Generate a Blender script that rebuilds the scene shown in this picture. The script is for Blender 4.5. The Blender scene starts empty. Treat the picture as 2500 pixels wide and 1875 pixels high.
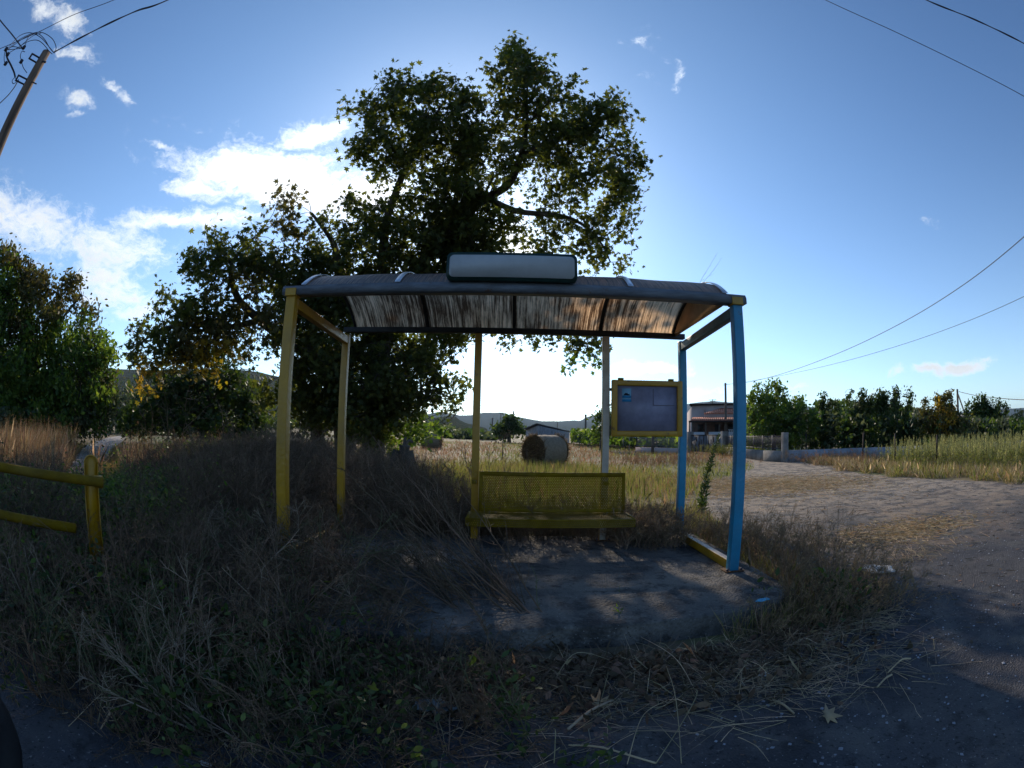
import bpy, bmesh, math, random
import numpy as np
from mathutils import Vector, Matrix
rng = np.random.default_rng(7); random.seed(7)
sc = bpy.context.scene
# ---------------------------------------------------------------- camera (real wide equisolid lens, 124 degrees)
CAM = np.array([1.914, -3.8374, 1.33]); FPX = 1229.6241
PITCH, YAW, ROLL = .0951, -.0075, .0218
_f = np.array([math.sin(YAW)*math.cos(PITCH), math.cos(YAW)*math.cos(PITCH), math.sin(PITCH)])
_r0 = np.cross(_f, [0, 0, 1]); _r0 /= np.linalg.norm(_r0); _u0 = np.cross(_r0, _f)
_r = _r0*math.cos(ROLL)+_u0*math.sin(ROLL); _u = _u0*math.cos(ROLL)-_r0*math.sin(ROLL)
cd = bpy.data.cameras.new('camera'); cam = bpy.data.objects.new('camera', cd); sc.collection.objects.link(cam)
M = Matrix(((_r[0], _u[0], -_f[0], CAM[0]), (_r[1], _u[1], -_f[1], CAM[1]), (_r[2], _u[2], -_f[2], CAM[2]), (0, 0, 0, 1)))
cam.matrix_world = M
cd.type = 'PANO'; cd.sensor_width = 36; cd.sensor_fit = 'HORIZONTAL'; cd.clip_end = 30000; cd.clip_start = .02
def _set(o, k, v):
    try: setattr(o, k, v); return True
    except Exception: return False
for tgt in (cd, getattr(cd, 'cycles', None)):
    if tgt is None: continue
    _set(tgt, 'panorama_type', 'FISHEYE_EQUISOLID'); _set(tgt, 'fisheye_lens', FPX*36/2500); _set(tgt, 'fisheye_fov', math.pi)
sc.camera = cam
# ---------------------------------------------------------------- exposure, sun, sky
sc.view_settings.view_transform = 'Standard'; sc.view_settings.look = 'None'
sc.view_settings.exposure = 0.0; sc.view_settings.gamma = 1
sc.cycles.max_bounces = 6; sc.cycles.transparent_max_bounces = 12; sc.cycles.volume_bounces = 0
SUN_AZ, SUN_EL = math.radians(-6.5), math.radians(23.5)
SD = Vector((math.sin(SUN_AZ)*math.cos(SUN_EL), math.cos(SUN_AZ)*math.cos(SUN_EL), math.sin(SUN_EL)))
ld = bpy.data.lights.new('sun', 'SUN'); ld.energy = 4.6; ld.angle = math.radians(.55); ld.color = (1, .86, .68)
lo = bpy.data.objects.new('sun', ld); sc.collection.objects.link(lo); lo.rotation_euler = SD.to_track_quat('Z', 'Y').to_euler()
lo.location = (0, 0, 60)
def ray(u, v):
    dx, dy = u-1250, 937.5-v; r = max(math.hypot(dx, dy), 1e-9); th = 2*math.asin(r/2/FPX); s = math.sin(th)/r
    return _r*dx*s+_u*dy*s+_f*math.cos(th)
def P(u, v, d): return CAM+ray(u, v)*d
def G(u, v, z=0.):
    d = ray(u, v); return CAM+d*((z-CAM[2])/d[2])
def azel(u, v):
    d = ray(u, v); return math.atan2(d[0], d[1]), math.asin(d[2])
world = bpy.data.worlds.new('World'); sc.world = world; world.use_nodes = True
def build_world():
    nt = world.node_tree; N = nt.nodes; L = nt.links; N.clear()
    out = N.new('ShaderNodeOutputWorld'); bg = N.new('ShaderNodeBackground'); L.new(bg.outputs[0], out.inputs[0])
    sky = N.new('ShaderNodeTexSky'); sky.sky_type = 'NISHITA'; sky.sun_disc = False
    sky.sun_elevation = SUN_EL; sky.sun_rotation = SUN_AZ; sky.air_density = 1.0; sky.dust_density = .25; sky.ozone_density = 2.0; sky.altitude = 100
    bg.inputs[1].default_value = SKY
    def inp(i, x):
        if hasattr(x, 'is_linked'): L.new(x, i)
        else: i.default_value = x
    def m(op, *a, clamp=False):
        n = N.new('ShaderNodeMath'); n.operation = op; n.use_clamp = clamp
        for i, x in enumerate(a): inp(n.inputs[i], x)
        return n.outputs[0]
    def vm(op, *a):
        n = N.new('ShaderNodeVectorMath'); n.operation = op
        for i, x in enumerate(a): inp(n.inputs[i], x)
        return n.outputs['Value'] if op == 'DOT_PRODUCT' else n.outputs[0]
    tc = N.new('ShaderNodeTexCoord'); g = tc.outputs['Generated']
    def noise(scale, det=8, rough=.6, vec=None, dist=0):
        n = N.new('ShaderNodeTexNoise'); n.inputs['Scale'].default_value = scale; n.inputs['Detail'].default_value = det
        n.inputs['Roughness'].default_value = rough; n.inputs['Distortion'].default_value = dist; L.new(vec or g, n.inputs['Vector']); return n
    # wind-combed warp of the direction
    w = noise(5, 4, .55); off = vm('SCALE', vm('SUBTRACT', w.outputs['Color'], (.5, .5, .5)))
    off.node.inputs['Scale'].default_value = .055
    w2 = noise(26, 4, .6); off2 = vm('SCALE', vm('SUBTRACT', w2.outputs['Color'], (.5, .5, .5))); off2.node.inputs['Scale'].default_value = .028; off = vm('ADD', off, off2)
    d = vm('ADD', g, off)
    st = vm('MULTIPLY', d, (1, 1, 2.1))
    n1 = noise(9, 10, .64, st, .35).outputs['Fac']
    n2 = noise(42, 8, .68, st).outputs['Fac']
    #  u, v, ru, rv (px of the sky's angle), tilt deg, strength
    CL = [(60, 545, 180, 62, -20, 1.15), (260, 590, 170, 60, -8, 1.0), (430, 530, 210, 26, 3, 1.15), (270, 690, 140, 55, -25, 1.0), (330, 768, 70, 22, 0, .95), (390, 610, 150, 70, 0, .62),
          (640, 415, 210, 66, -6, 1.5), (770, 325, 95, 32, 12, 1.3), (480, 447, 100, 20, -5, 1.2), (740, 480, 130, 50, -12, 1.35), (900, 480, 120, 40, 0, 1.2), (395, 347, 45, 12, -8, .8), (1260, 610, 75, 60, 0, 1.3),
          (110, 15, 55, 28, -25, 1.0), (165, 50, 60, 26, -25, 1.0), (190, 130, 60, 30, -15, .85), (270, 205, 45, 14, -28, .85), (310, 240, 45, 14, -28, .75), (195, 255, 45, 22, -20, .72), (185, 295, 32, 10, 0, .7),
          (2345, 890, 105, 15, 7, 1.25), (2270, 898, 60, 10, 9, 1.1), (2200, 915, 28, 9, 12, .8), (2265, 549, 30, 11, -8, .7), (1644, 187, 18, 36, -10, .72), (1560, 110, 120, 50, -50, .28), (1560, 895, 150, 16, 0, .9), (1690, 945, 110, 12, 2, .9), (1940, 940, 40, 9, 0, .8), (2140, 960, 20, 9, 0, .7)]
    tot = None
    for u, v, ru, rv, tilt, s in CL:
        c = ray(u, v); t1 = np.cross(c, [0, 0, 1]); t1 /= np.linalg.norm(t1); t2 = np.cross(t1, c)
        # tangents follow the photograph's own horizontal
        e = ray(u+8, v)-c; e -= c*np.dot(e, c); e /= np.linalg.norm(e); h = np.cross(c, -e); h /= np.linalg.norm(h)
        if np.dot(h, t2) < 0: h = -h
        a = math.radians(tilt); x = e*math.cos(a)+h*math.sin(a); y = h*math.cos(a)-e*math.sin(a)
        ra, rb = ru/FPX, rv/FPX
        dd = vm('SUBTRACT', d, tuple(c))
        va = vm('DOT_PRODUCT', dd, tuple(x/ra)); vb = vm('DOT_PRODUCT', dd, tuple(y/rb)); vc = vm('DOT_PRODUCT', dd, tuple(c/.5))
        q = m('ADD', m('ADD', m('MULTIPLY', va, va), m('MULTIPLY', vb, vb)), m('MULTIPLY', vc, vc))
        k = m('MULTIPLY', m('EXPONENT', m('MULTIPLY', q, -.8)), s)
        tot = k if tot is None else m('MAXIMUM', tot, k)
    nn = m('ADD', m('MULTIPLY', n1, 1.0), m('MULTIPLY', n2, .7))      # about .72 in the mean
    e0 = m('ADD', tot, m('MULTIPLY', m('SUBTRACT', nn, .85), 1.9))
    mr = N.new('ShaderNodeMapRange'); mr.interpolation_type = 'SMOOTHSTEP'; L.new(e0, mr.inputs['Value'])
    mr.inputs['From Min'].default_value = .30; mr.inputs['From Max'].default_value = 1.25
    mask = m('MULTIPLY', mr.outputs[0], m('MINIMUM', m('MULTIPLY', tot, 4.0), 1.0))
    # clouds are lit by the sun that stands behind them: brighter the nearer they are to it
    cs = vm('DOT_PRODUCT', g, tuple(SD)); sm = m('POWER', m('MAXIMUM', cs, 0), 7)
    br = m('ADD', m('MULTIPLY', sm, CLB), CLA)
    thick = m('SUBTRACT', 1.1, m('MULTIPLY', m('MULTIPLY', mr.outputs[0], n1), .5))
    cc = vm('SCALE', (.95, 1.0, 1.04)); L.new(m('MULTIPLY', br, thick), cc.node.inputs['Scale'])
    # thin bright veil of hazy air round the sun
    gl = m('MULTIPLY', m('POWER', m('MAXIMUM', cs, 0), 26), GLOW)
    glc = vm('SCALE', (1.0, .97, .92)); L.new(gl, glc.node.inputs['Scale'])
    tint = vm('MULTIPLY', sky.outputs[0], SKYTINT)
    sz = N.new('ShaderNodeSeparateXYZ'); L.new(g, sz.inputs[0]); el = m('SUBTRACT', 1, m('MAXIMUM', sz.outputs[2], 0))
    hz = m('MULTIPLY', m('POWER', el, 5), m('ADD', HZN, m('MULTIPLY', m('POWER', m('MAXIMUM', cs, 0), 3), HZS))); hzc = vm('SCALE', (.80, .93, 1.0)); L.new(hz, hzc.node.inputs['Scale'])
    wd = m('MULTIPLY', m('POWER', m('MAXIMUM', cs, 0), 4), WIDE); wdc = vm('SCALE', (.55, .85, 1.0)); L.new(wd, wdc.node.inputs['Scale'])
    mix = N.new('ShaderNodeMix'); mix.data_type = 'RGBA'; L.new(mask, mix.inputs['Factor']); L.new(vm('ADD', vm('ADD', tint, glc), vm('ADD', hzc, wdc)), mix.inputs['A']); L.new(cc, mix.inputs['B'])
    L.new(mix.outputs['Result'], bg.inputs[0])
SKY = .12; CLA = 9.; CLB = 9; GLOW = 4; SKYTINT = (.80, 1.04, 1.30); HZN = 2.8; HZS = 2.2; WIDE = 1.6
build_world()
# ---------------------------------------------------------------- helpers
COL = sc.collection
def tag(o, label=None, cat=None, group=None, kind=None):
    for k, v in (('label', label), ('category', cat), ('group', group), ('kind', kind)):
        if v: o[k] = v
    return o
def empty(name, loc, label, cat, group=None):
    o = bpy.data.objects.new(name, None); COL.objects.link(o); o.location = loc; o.empty_display_size = .2
    bpy.context.view_layer.update() if False else None
    o.matrix_world = Matrix.Translation(Vector(loc))
    return tag(o, label, cat, group)
def world_loc(o):
    v = Vector((0, 0, 0))
    while o: v += o.location; o = o.parent
    return v
def mk(name, V, F, mats, parent=None, smooth=False, midx=None, sizes=None):
    """V (n,3) in world coordinates; F list of tuples, or flat loop array with sizes."""
    V = np.asarray(V, np.float32).reshape(-1, 3)
    if parent is not None: V = V-np.array(world_loc(parent), np.float32)
    if sizes is None:
        sizes = np.array([len(f) for f in F], np.int32); loops = np.fromiter((i for f in F for i in f), np.int32, int(sizes.sum()))
    else: loops = np.asarray(F, np.int32).ravel(); sizes = np.asarray(sizes, np.int32)
    me = bpy.data.meshes.new(name); me.vertices.add(len(V)); me.vertices.foreach_set('co', V.ravel())
    me.loops.add(len(loops)); me.loops.foreach_set('vertex_index', loops)
    me.polygons.add(len(sizes)); st = np.zeros(len(sizes), np.int32); st[1:] = np.cumsum(sizes)[:-1]
    me.polygons.foreach_set('loop_start', st)
    if not isinstance(mats, (list, tuple)): mats = [mats]
    for m_ in mats: me.materials.append(m_)
    if midx is not None: me.polygons.foreach_set('material_index', np.asarray(midx, np.int32))
    me.update(calc_edges=True)
    if smooth: me.polygons.foreach_set('use_smooth', np.ones(len(sizes), bool))
    o = bpy.data.objects.new(name, me); COL.objects.link(o)
    if parent is not None: o.parent = parent
    return o
class MB:
    def __init__(s): s.V = []; s.F = []; s.M = []; s.n = 0
    def add(s, V, F, mi=0):
        V = np.asarray(V, float).reshape(-1, 3); s.V.append(V); s.F += [tuple(i+s.n for i in f) for f in F]; s.M += [mi]*len(F); s.n += len(V); return s
    def box(s, a, b, mi=0, bev=0):
        a = np.minimum(a, b) if False else np.array(a, float); b = np.array(b, float)
        if bev:
            e = min(bev, *(abs(b-a)/2.01))
            bm = bmesh.new(); bmesh.ops.create_cube(bm, size=1)
            for v in bm.verts: v.co = Vector([(a[i]+b[i])/2+v.co[i]*(b[i]-a[i]) for i in range(3)])
            bmesh.ops.bevel(bm, geom=bm.edges[:], offset=e, segments=2, profile=.6, affect='EDGES')
            bm.verts.index_update(); s.add([v.co[:] for v in bm.verts], [[v.index for v in f.verts] for f in bm.faces], mi); bm.free(); return s
        x0, y0, z0 = a; x1, y1, z1 = b
        return s.add([(x0, y0, z0), (x1, y0, z0), (x1, y1, z0), (x0, y1, z0), (x0, y0, z1), (x1, y0, z1), (x1, y1, z1), (x0, y1, z1)],
                     [(0, 3, 2, 1), (4, 5, 6, 7), (0, 1, 5, 4), (1, 2, 6, 5), (2, 3, 7, 6), (3, 0, 4, 7)], mi)
    def beam(s, p, q, w, h, mi=0, up=(0, 0, 1), bev=0):
        """rectangular bar from p to q, w across, h along up"""
        p = np.array(p, float); q = np.array(q, float); d = q-p; Ln = np.linalg.norm(d); d /= Ln
        x = np.cross(d, up)
        if np.linalg.norm(x) < 1e-6: x = np.cross(d, (0, 1, 0))
        x /= np.linalg.norm(x); z = np.cross(x, d)
        t = MB().box((-w/2, 0, -h/2), (w/2, Ln, h/2), mi, bev)
        V = np.concatenate(t.V); V = p+V[:, :1]*x+V[:, 1:2]*d+V[:, 2:3]*z
        return s.add(V, t.F, mi)
    def prism(s, pts, vec, mi=0):
        n = len(pts); pts = np.array(pts, float); vec = np.array(vec, float)
        return s.add(np.concatenate([pts, pts+vec]), [tuple(range(n))[::-1], tuple(range(n, 2*n))]+[(i, (i+1) % n, (i+1) % n+n, i+n) for i in range(n)], mi)
    def tube(s, pts, rad, k=8, mi=0, cap=True):
        V, F = tube1(pts, rad, k, cap); return s.add(V, F, mi)
    def build(s, name, mats, parent=None, smooth=False):
        return mk(name, np.concatenate(s.V), s.F, mats, parent, smooth, s.M)
def tube1(pts, rad, k=8, cap=True):
    pts = np.array(pts, float); n = len(pts); rad = np.broadcast_to(rad, (n,)).astype(float)
    t = np.gradient(pts, axis=0); t /= np.linalg.norm(t, axis=1)[:, None]+1e-12
    ref = np.array([0, 0, 1.]) if abs(t[0][2]) < .9 else np.array([1., 0, 0])
    x = np.cross(t[0], ref); x /= np.linalg.norm(x); V = []
    for i in range(n):
        x = x-t[i]*np.dot(x, t[i]); x /= np.linalg.norm(x); y = np.cross(t[i], x)
        a = np.arange(k)*2*math.pi/k; V.append(pts[i]+rad[i]*(np.cos(a)[:, None]*x+np.sin(a)[:, None]*y))
    F = [(i*k+j, i*k+(j+1) % k, (i+1)*k+(j+1) % k, (i+1)*k+j) for i in range(n-1) for j in range(k)]
    if cap: F += [tuple(range(k))[::-1], tuple(range((n-1)*k, n*k))]
    return np.concatenate(V), F
def norm(a): return a/(np.linalg.norm(a, axis=-1, keepdims=True)+1e-9)
def rnd_dirs(n): return norm(rng.normal(size=(n, 3)))
class Bag:
    """gathers big vectorised pieces: (V, loops, sizes, material index)"""
    def __init__(s): s.V = []; s.L = []; s.S = []; s.M = []; s.n = 0
    def put(s, V, L, S, mi=0):
        s.V.append(V.reshape(-1, 3)); s.L.append(L.ravel()+s.n); s.S.append(S); s.M.append(np.full(len(S), mi, np.int32) if np.isscalar(mi) else mi); s.n += len(V.reshape(-1, 3))
    def tubes(s, Pn, R, k=3, mi=0):
        n, m, _ = Pn.shape
        if n == 0: return
        t = norm(np.gradient(Pn, axis=1)); ref = np.where(np.abs(t[:, :1, 2:3]) < .9, np.array([[[0, 0, 1.]]]), np.array([[[1., 0, 0]]]))
        x = norm(np.cross(t, np.broadcast_to(ref, t.shape))); y = np.cross(t, x)
        a = np.arange(k)*2*math.pi/k
        V = Pn[:, :, None]+R[:, :, None, None]*(np.cos(a)[:, None]*x[:, :, None]+np.sin(a)[:, None]*y[:, :, None])
        i, j = np.meshgrid(np.arange(m-1), np.arange(k), indexing='ij'); j2 = (j+1) % k
        f = np.stack([i*k+j, i*k+j2, (i+1)*k+j2, (i+1)*k+j], -1).reshape(-1, 4)
        L = f[None]+np.arange(n)[:, None, None]*(m*k)
        if not np.isscalar(mi): mi = np.repeat(mi, len(f))
        s.put(V, L, np.full(n*len(f), 4, np.int32), mi)
    def leaves(s, pos, size, shape, mi=0, nrm=None, up=None, jitter=1.):
        """flat leaf outlines in 3D, each with its own orientation"""
        n = len(pos)
        if n == 0: return
        if nrm is None: nrm = rnd_dirs(n)
        u = rnd_dirs(n) if up is None else norm(up+rng.normal(size=(n, 3))*.3*jitter)
        x = norm(np.cross(u, nrm)); u = norm(np.cross(nrm, x)); sh = np.asarray(shape, float); k = len(sh)
        size = np.broadcast_to(size, (n,))
        V = pos[:, None]+size[:, None, None]*(sh[None, :, :1]*x[:, None]+sh[None, :, 1:2]*u[:, None])
        if sh.shape[1] > 2: V = V+size[:, None, None]*sh[None, :, 2:3]*nrm[:, None]
        L = np.arange(n*k).reshape(n, k); s.put(V, L, np.full(n, k, np.int32), mi)
    def blades(s, base, tip, w, mi=0, bend=None):
        """grass blades: two-segment tapering strips"""
        n = len(base); d = tip-base; sd = norm(np.cross(d, rnd_dirs(n)))*np.broadcast_to(w, (n,))[:, None]/2
        mid = base+d*.55+(np.zeros((n, 3)) if bend is None else bend)
        V = np.stack([base-sd, base+sd, mid+sd*.8, tip, mid-sd*.8], 1)
        L = np.arange(n*5).reshape(n, 5); s.put(V, L, np.full(n, 5, np.int32), mi)
    def build(s, name, mats, parent=None, smooth=False):
        return mk(name, np.concatenate(s.V), np.concatenate(s.L), mats, parent, smooth, np.concatenate(s.M), np.concatenate(s.S))
# ---------------------------------------------------------------- materials
def mat(name, col, rough=.8, var=.25, scale=6, bump=0, bscale=None, metal=0, col2=None, spec=.3, trans=0, island=0, detail=5, stretch=None, thr=None, tcol=None, alpha=None):
    m = bpy.data.materials.new(name); m.use_nodes = True; nt = m.node_tree; N = nt.nodes; L = nt.links
    b = N['Principled BSDF']; b.inputs['Roughness'].default_value = rough; b.inputs['Metallic'].default_value = metal; b.inputs['Specular IOR Level'].default_value = spec
    tc = N.new('ShaderNodeTexCoord'); vec = tc.outputs['Object']
    if stretch:
        mp = N.new('ShaderNodeMapping'); mp.inputs['Scale'].default_value = stretch; L.new(vec, mp.inputs[0]); vec = mp.outputs[0]
    n = N.new('ShaderNodeTexNoise'); n.inputs['Scale'].default_value = scale; n.inputs['Detail'].default_value = detail; n.inputs['Roughness'].default_value = .65; L.new(vec, n.inputs['Vector'])
    c2 = col2 or tuple(max(0, c*(1-var*1.6)) for c in col)
    c1 = col if col2 else tuple(min(1, c*(1+var*.7)) for c in col)
    rp = N.new('ShaderNodeValToRGB'); lo_, hi_ = thr or (.32, .68)
    rp.color_ramp.elements[0].position = lo_; rp.color_ramp.elements[0].color = (*c2, 1); rp.color_ramp.elements[1].position = hi_; rp.color_ramp.elements[1].color = (*c1, 1)
    L.new(n.outputs['Fac'], rp.inputs[0]); out = rp.outputs[0]
    if island:
        g = N.new('ShaderNodeNewGeometry'); hs = N.new('ShaderNodeHueSaturation'); mr = N.new('ShaderNodeMapRange')
        L.new(g.outputs['Random Per Island'], mr.inputs[0]); mr.inputs['To Min'].default_value = 1-island; mr.inputs['To Max'].default_value = 1+island
        L.new(mr.outputs[0], hs.inputs['Value']); mh = N.new('ShaderNodeMath'); mh.operation = 'MULTIPLY_ADD'; L.new(g.outputs['Random Per Island'], mh.inputs[0]); mh.inputs[1].default_value = -.05; mh.inputs[2].default_value = .525
        L.new(mh.outputs[0], hs.inputs['Hue']); L.new(out, hs.inputs['Color']); out = hs.outputs[0]
    L.new(out, b.inputs['Base Color'])
    if bump:
        n2 = N.new('ShaderNodeTexNoise'); n2.inputs['Scale'].default_value = bscale or scale*4; n2.inputs['Detail'].default_value = 6; L.new(vec, n2.inputs['Vector'])
        bp = N.new('ShaderNodeBump'); bp.inputs['Strength'].default_value = bump; bp.inputs['Distance'].default_value = .02; L.new(n2.outputs['Fac'], bp.inputs['Height']); L.new(bp.outputs[0], b.inputs['Normal'])
    if trans:
        t = N.new('ShaderNodeBsdfTranslucent'); mx = N.new('ShaderNodeMixShader'); mx.inputs[0].default_value = trans
        if tcol:
            mm = N.new('ShaderNodeMix'); mm.data_type = 'RGBA'; mm.blend_type = 'MULTIPLY'; mm.inputs['Factor'].default_value = 1; L.new(out, mm.inputs['A']); mm.inputs['B'].default_value = (*tcol, 1); L.new(mm.outputs['Result'], t.inputs[0])
        else: L.new(out, t.inputs[0])
        L.new(b.outputs[0], mx.inputs[1]); L.new(t.outputs[0], mx.inputs[2]); L.new(mx.outputs[0], N['Material Output'].inputs[0])
    return m
LT = (3.2, 3.0, 1.2)
MT = dict(
    leaf=mat('plane_leaf', (.062, .074, .020), .6, scale=.5, col2=(.036, .05, .015), trans=.42, island=.4, tcol=LT),
    leafy=mat('autumn_leaf', (.30, .235, .022), .6, scale=.7, col2=(.17, .12, .02), trans=.5, island=.35, tcol=(2.2, 2.0, 1.2)),
    leafb=mat('leaf_brownish', (.095, .082, .028), .6, scale=.6, col2=(.06, .06, .02), trans=.35, island=.35, tcol=(2.2, 2.2, 1.2)),
    leafd=mat('leaf_dark', (.04, .07, .018), .5, scale=.5, col2=(.026, .045, .015), trans=.35, island=.4, tcol=LT),
    leafo=mat('leaf_olive', (.085, .10, .05), .6, scale=.5, col2=(.05, .065, .032), trans=.3, island=.4, tcol=(2, 2, 1.2)),
    leafg=mat('leaf_green', (.08, .13, .025), .5, scale=.8, col2=(.05, .09, .02), trans=.4, island=.4, tcol=LT),
    ivy=mat('ivy_leaf', (.085, .12, .028), .45, scale=2, col2=(.022, .038, .014), trans=.25, island=.4, tcol=(2, 2, 1)),
    bark=mat('bark', (.11, .09, .07), .9, .5, 4, .9, 14, stretch=(1, 1, .3)),
    deadw=mat('dead_stem', (.23, .155, .095), .85, .35, 3, island=.45),
    deadd=mat('dark_dead_stem', (.15, .10, .058), .85, .35, 3, island=.45),
    pale=mat('pale_stem', (.35, .27, .18), .8, .3, 3, island=.35),
    greenst=mat('greenish_stem', (.13, .13, .055), .8, .3, 3, island=.35),
    straw=mat('straw', (.60, .46, .27), .8, .3, 3, island=.35, trans=.2),
    drygrass=mat('dry_grass', (.33, .235, .115), .8, scale=.6, col2=(.22, .16, .08), island=.35, trans=.3, tcol=(1.5, 1.4, 1.2)),
    redgrass=mat('russet_grass', (.38, .20, .11), .8, scale=.6, col2=(.25, .17, .09), island=.35, trans=.3, tcol=(1.5, 1.3, 1.2)),
    grass=mat('green_grass', (.125, .16, .035), .7, scale=.9, col2=(.21, .19, .07), island=.35, trans=.35, tcol=(2, 2, 1.1)),
    plume=mat('seed_plume', (.46, .42, .18), .8, scale=.8, col2=(.32, .34, .13), island=.35, trans=.35, tcol=(1.6, 1.6, 1.2)),
    litter=mat('dead_leaf', (.19, .115, .06), .8, scale=2, col2=(.06, .04, .028), island=.45),
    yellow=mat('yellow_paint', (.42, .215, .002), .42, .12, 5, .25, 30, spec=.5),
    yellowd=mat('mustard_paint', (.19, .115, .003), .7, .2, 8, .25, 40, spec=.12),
    blue=mat('blue_paint', (.012, .21, .36), .4, .12, 4, .25, 30, spec=.5),
    bluegrey=mat('weathered_teal_paint', (.09, .17, .20), .5, .2, 5, .25, 30),
    cream=mat('cream_paint', (.50, .42, .34), .5, .15, 5, .2, 30),
    grey=mat('grey_paint', (.12, .13, .15), .5, .3, 4, .3, 25, stretch=(1, 4, 4)),
    darkrib=mat('dark_rib', (.035, .035, .038), .6, .3, 6),
    alu=mat('aluminium_strap', (.62, .64, .68), .32, .15, 12, .1, metal=.8),
    wood=mat('pole_wood', (.19, .13, .095), .85, .4, 3, .6, 20, stretch=(3, 3, .25)),
    wood2=mat('old_post_wood', (.13, .10, .08), .85, .3, 3, .4, 20),
    wire=mat('wire', (.03, .028, .045), .5, .1, 2),
    iron=mat('iron', (.05, .045, .06), .6, .3, 10),
    rust=mat('rusty_steel', (.035, .024, .022), .8, .3, 10),
    wall=mat('wall_plaster', (.46, .36, .33), .85, .12, 1.2, .2, 12),
    walls=mat('fence_wall_concrete', (.25, .24, .23), .95, .3, 1.5, .1, 12, spec=.05),
    tile=mat('roof_tile', (.50, .20, .12), .8, .3, 6),
    dark=mat('dark_opening', (.02, .018, .018), .4, .2, 3),
    gate=mat('gate_metal', (.15, .16, .18), .85, .15, 2, spec=.05),
    white=mat('white_paint', (.50, .48, .47), .6, .1, 4),
    shed=mat('shed_wall', (.30, .31, .34), .8, .25, 2, .3, 10),
    wrap=mat('bale_net_wrap', (.22, .17, .115), .8, .2, 3, .5, 30, stretch=(1, 6, 6)),
    hay=mat('bale_straw', (.17, .10, .05), .9, .5, 12, 1, 30),
    rubber=mat('tyre_rubber', (.014, .014, .016), .7, .2, 12, .3, 40),
    rim=mat('wheel_rim', (.28, .32, .38), .35, .2, 5, metal=.6),
    plastic=mat('plastic_bag', (.16, .21, .23), .3, .3, 9, .6, 18, spec=.6),
    mask=mat('blue_tissue', (.10, .45, .68), .7, .15, 9, .3, 30),
    paper=mat('dirty_paper', (.62, .6, .55), .8, .3, 9, .3, 20),
)
def wear(m, thr=.66, rust=(.10, .045, .02), sc_=7):
    """chips and rust freckles in a paint"""
    nt = m.node_tree; N = nt.nodes; L = nt.links; b = N['Principled BSDF']; src = b.inputs['Base Color'].links[0].from_socket
    tc = N.new('ShaderNodeTexCoord'); a = N.new('ShaderNodeTexNoise'); a.inputs['Scale'].default_value = sc_; a.inputs['Detail'].default_value = 10; a.inputs['Roughness'].default_value = .78; L.new(tc.outputs['Object'], a.inputs['Vector'])
    mr = N.new('ShaderNodeMapRange'); mr.interpolation_type = 'SMOOTHSTEP'; L.new(a.outputs['Fac'], mr.inputs[0]); mr.inputs['From Min'].default_value = thr-.03; mr.inputs['From Max'].default_value = thr+.03
    c = N.new('ShaderNodeTexNoise'); c.inputs['Scale'].default_value = 2.2; c.inputs['Detail'].default_value = 6; L.new(tc.outputs['Object'], c.inputs['Vector']); mc = N.new('ShaderNodeMapRange'); L.new(c.outputs['Fac'], mc.inputs[0]); mc.inputs['From Min'].default_value = .4; mc.inputs['From Max'].default_value = .7; mc.inputs['To Max'].default_value = .22
    x1 = N.new('ShaderNodeMix'); x1.data_type = 'RGBA'; L.new(mc.outputs[0], x1.inputs['Factor']); L.new(src, x1.inputs['A']); x1.inputs['B'].default_value = (.13, .11, .08, 1)
    x2 = N.new('ShaderNodeMix'); x2.data_type = 'RGBA'; L.new(mr.outputs[0], x2.inputs['Factor']); L.new(x1.outputs['Result'], x2.inputs['A']); x2.inputs['B'].default_value = (*rust, 1); L.new(x2.outputs['Result'], b.inputs['Base Color'])
for _n, _t in (('yellow', .63), ('yellowd', .64), ('blue', .66), ('bluegrey', .62), ('cream', .62), ('grey', .62)): wear(MT[_n], _t)
MT['rusty'] = mat('rusty_plate', (.12, .06, .03), .9, .4, 20, .4, 40)
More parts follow.
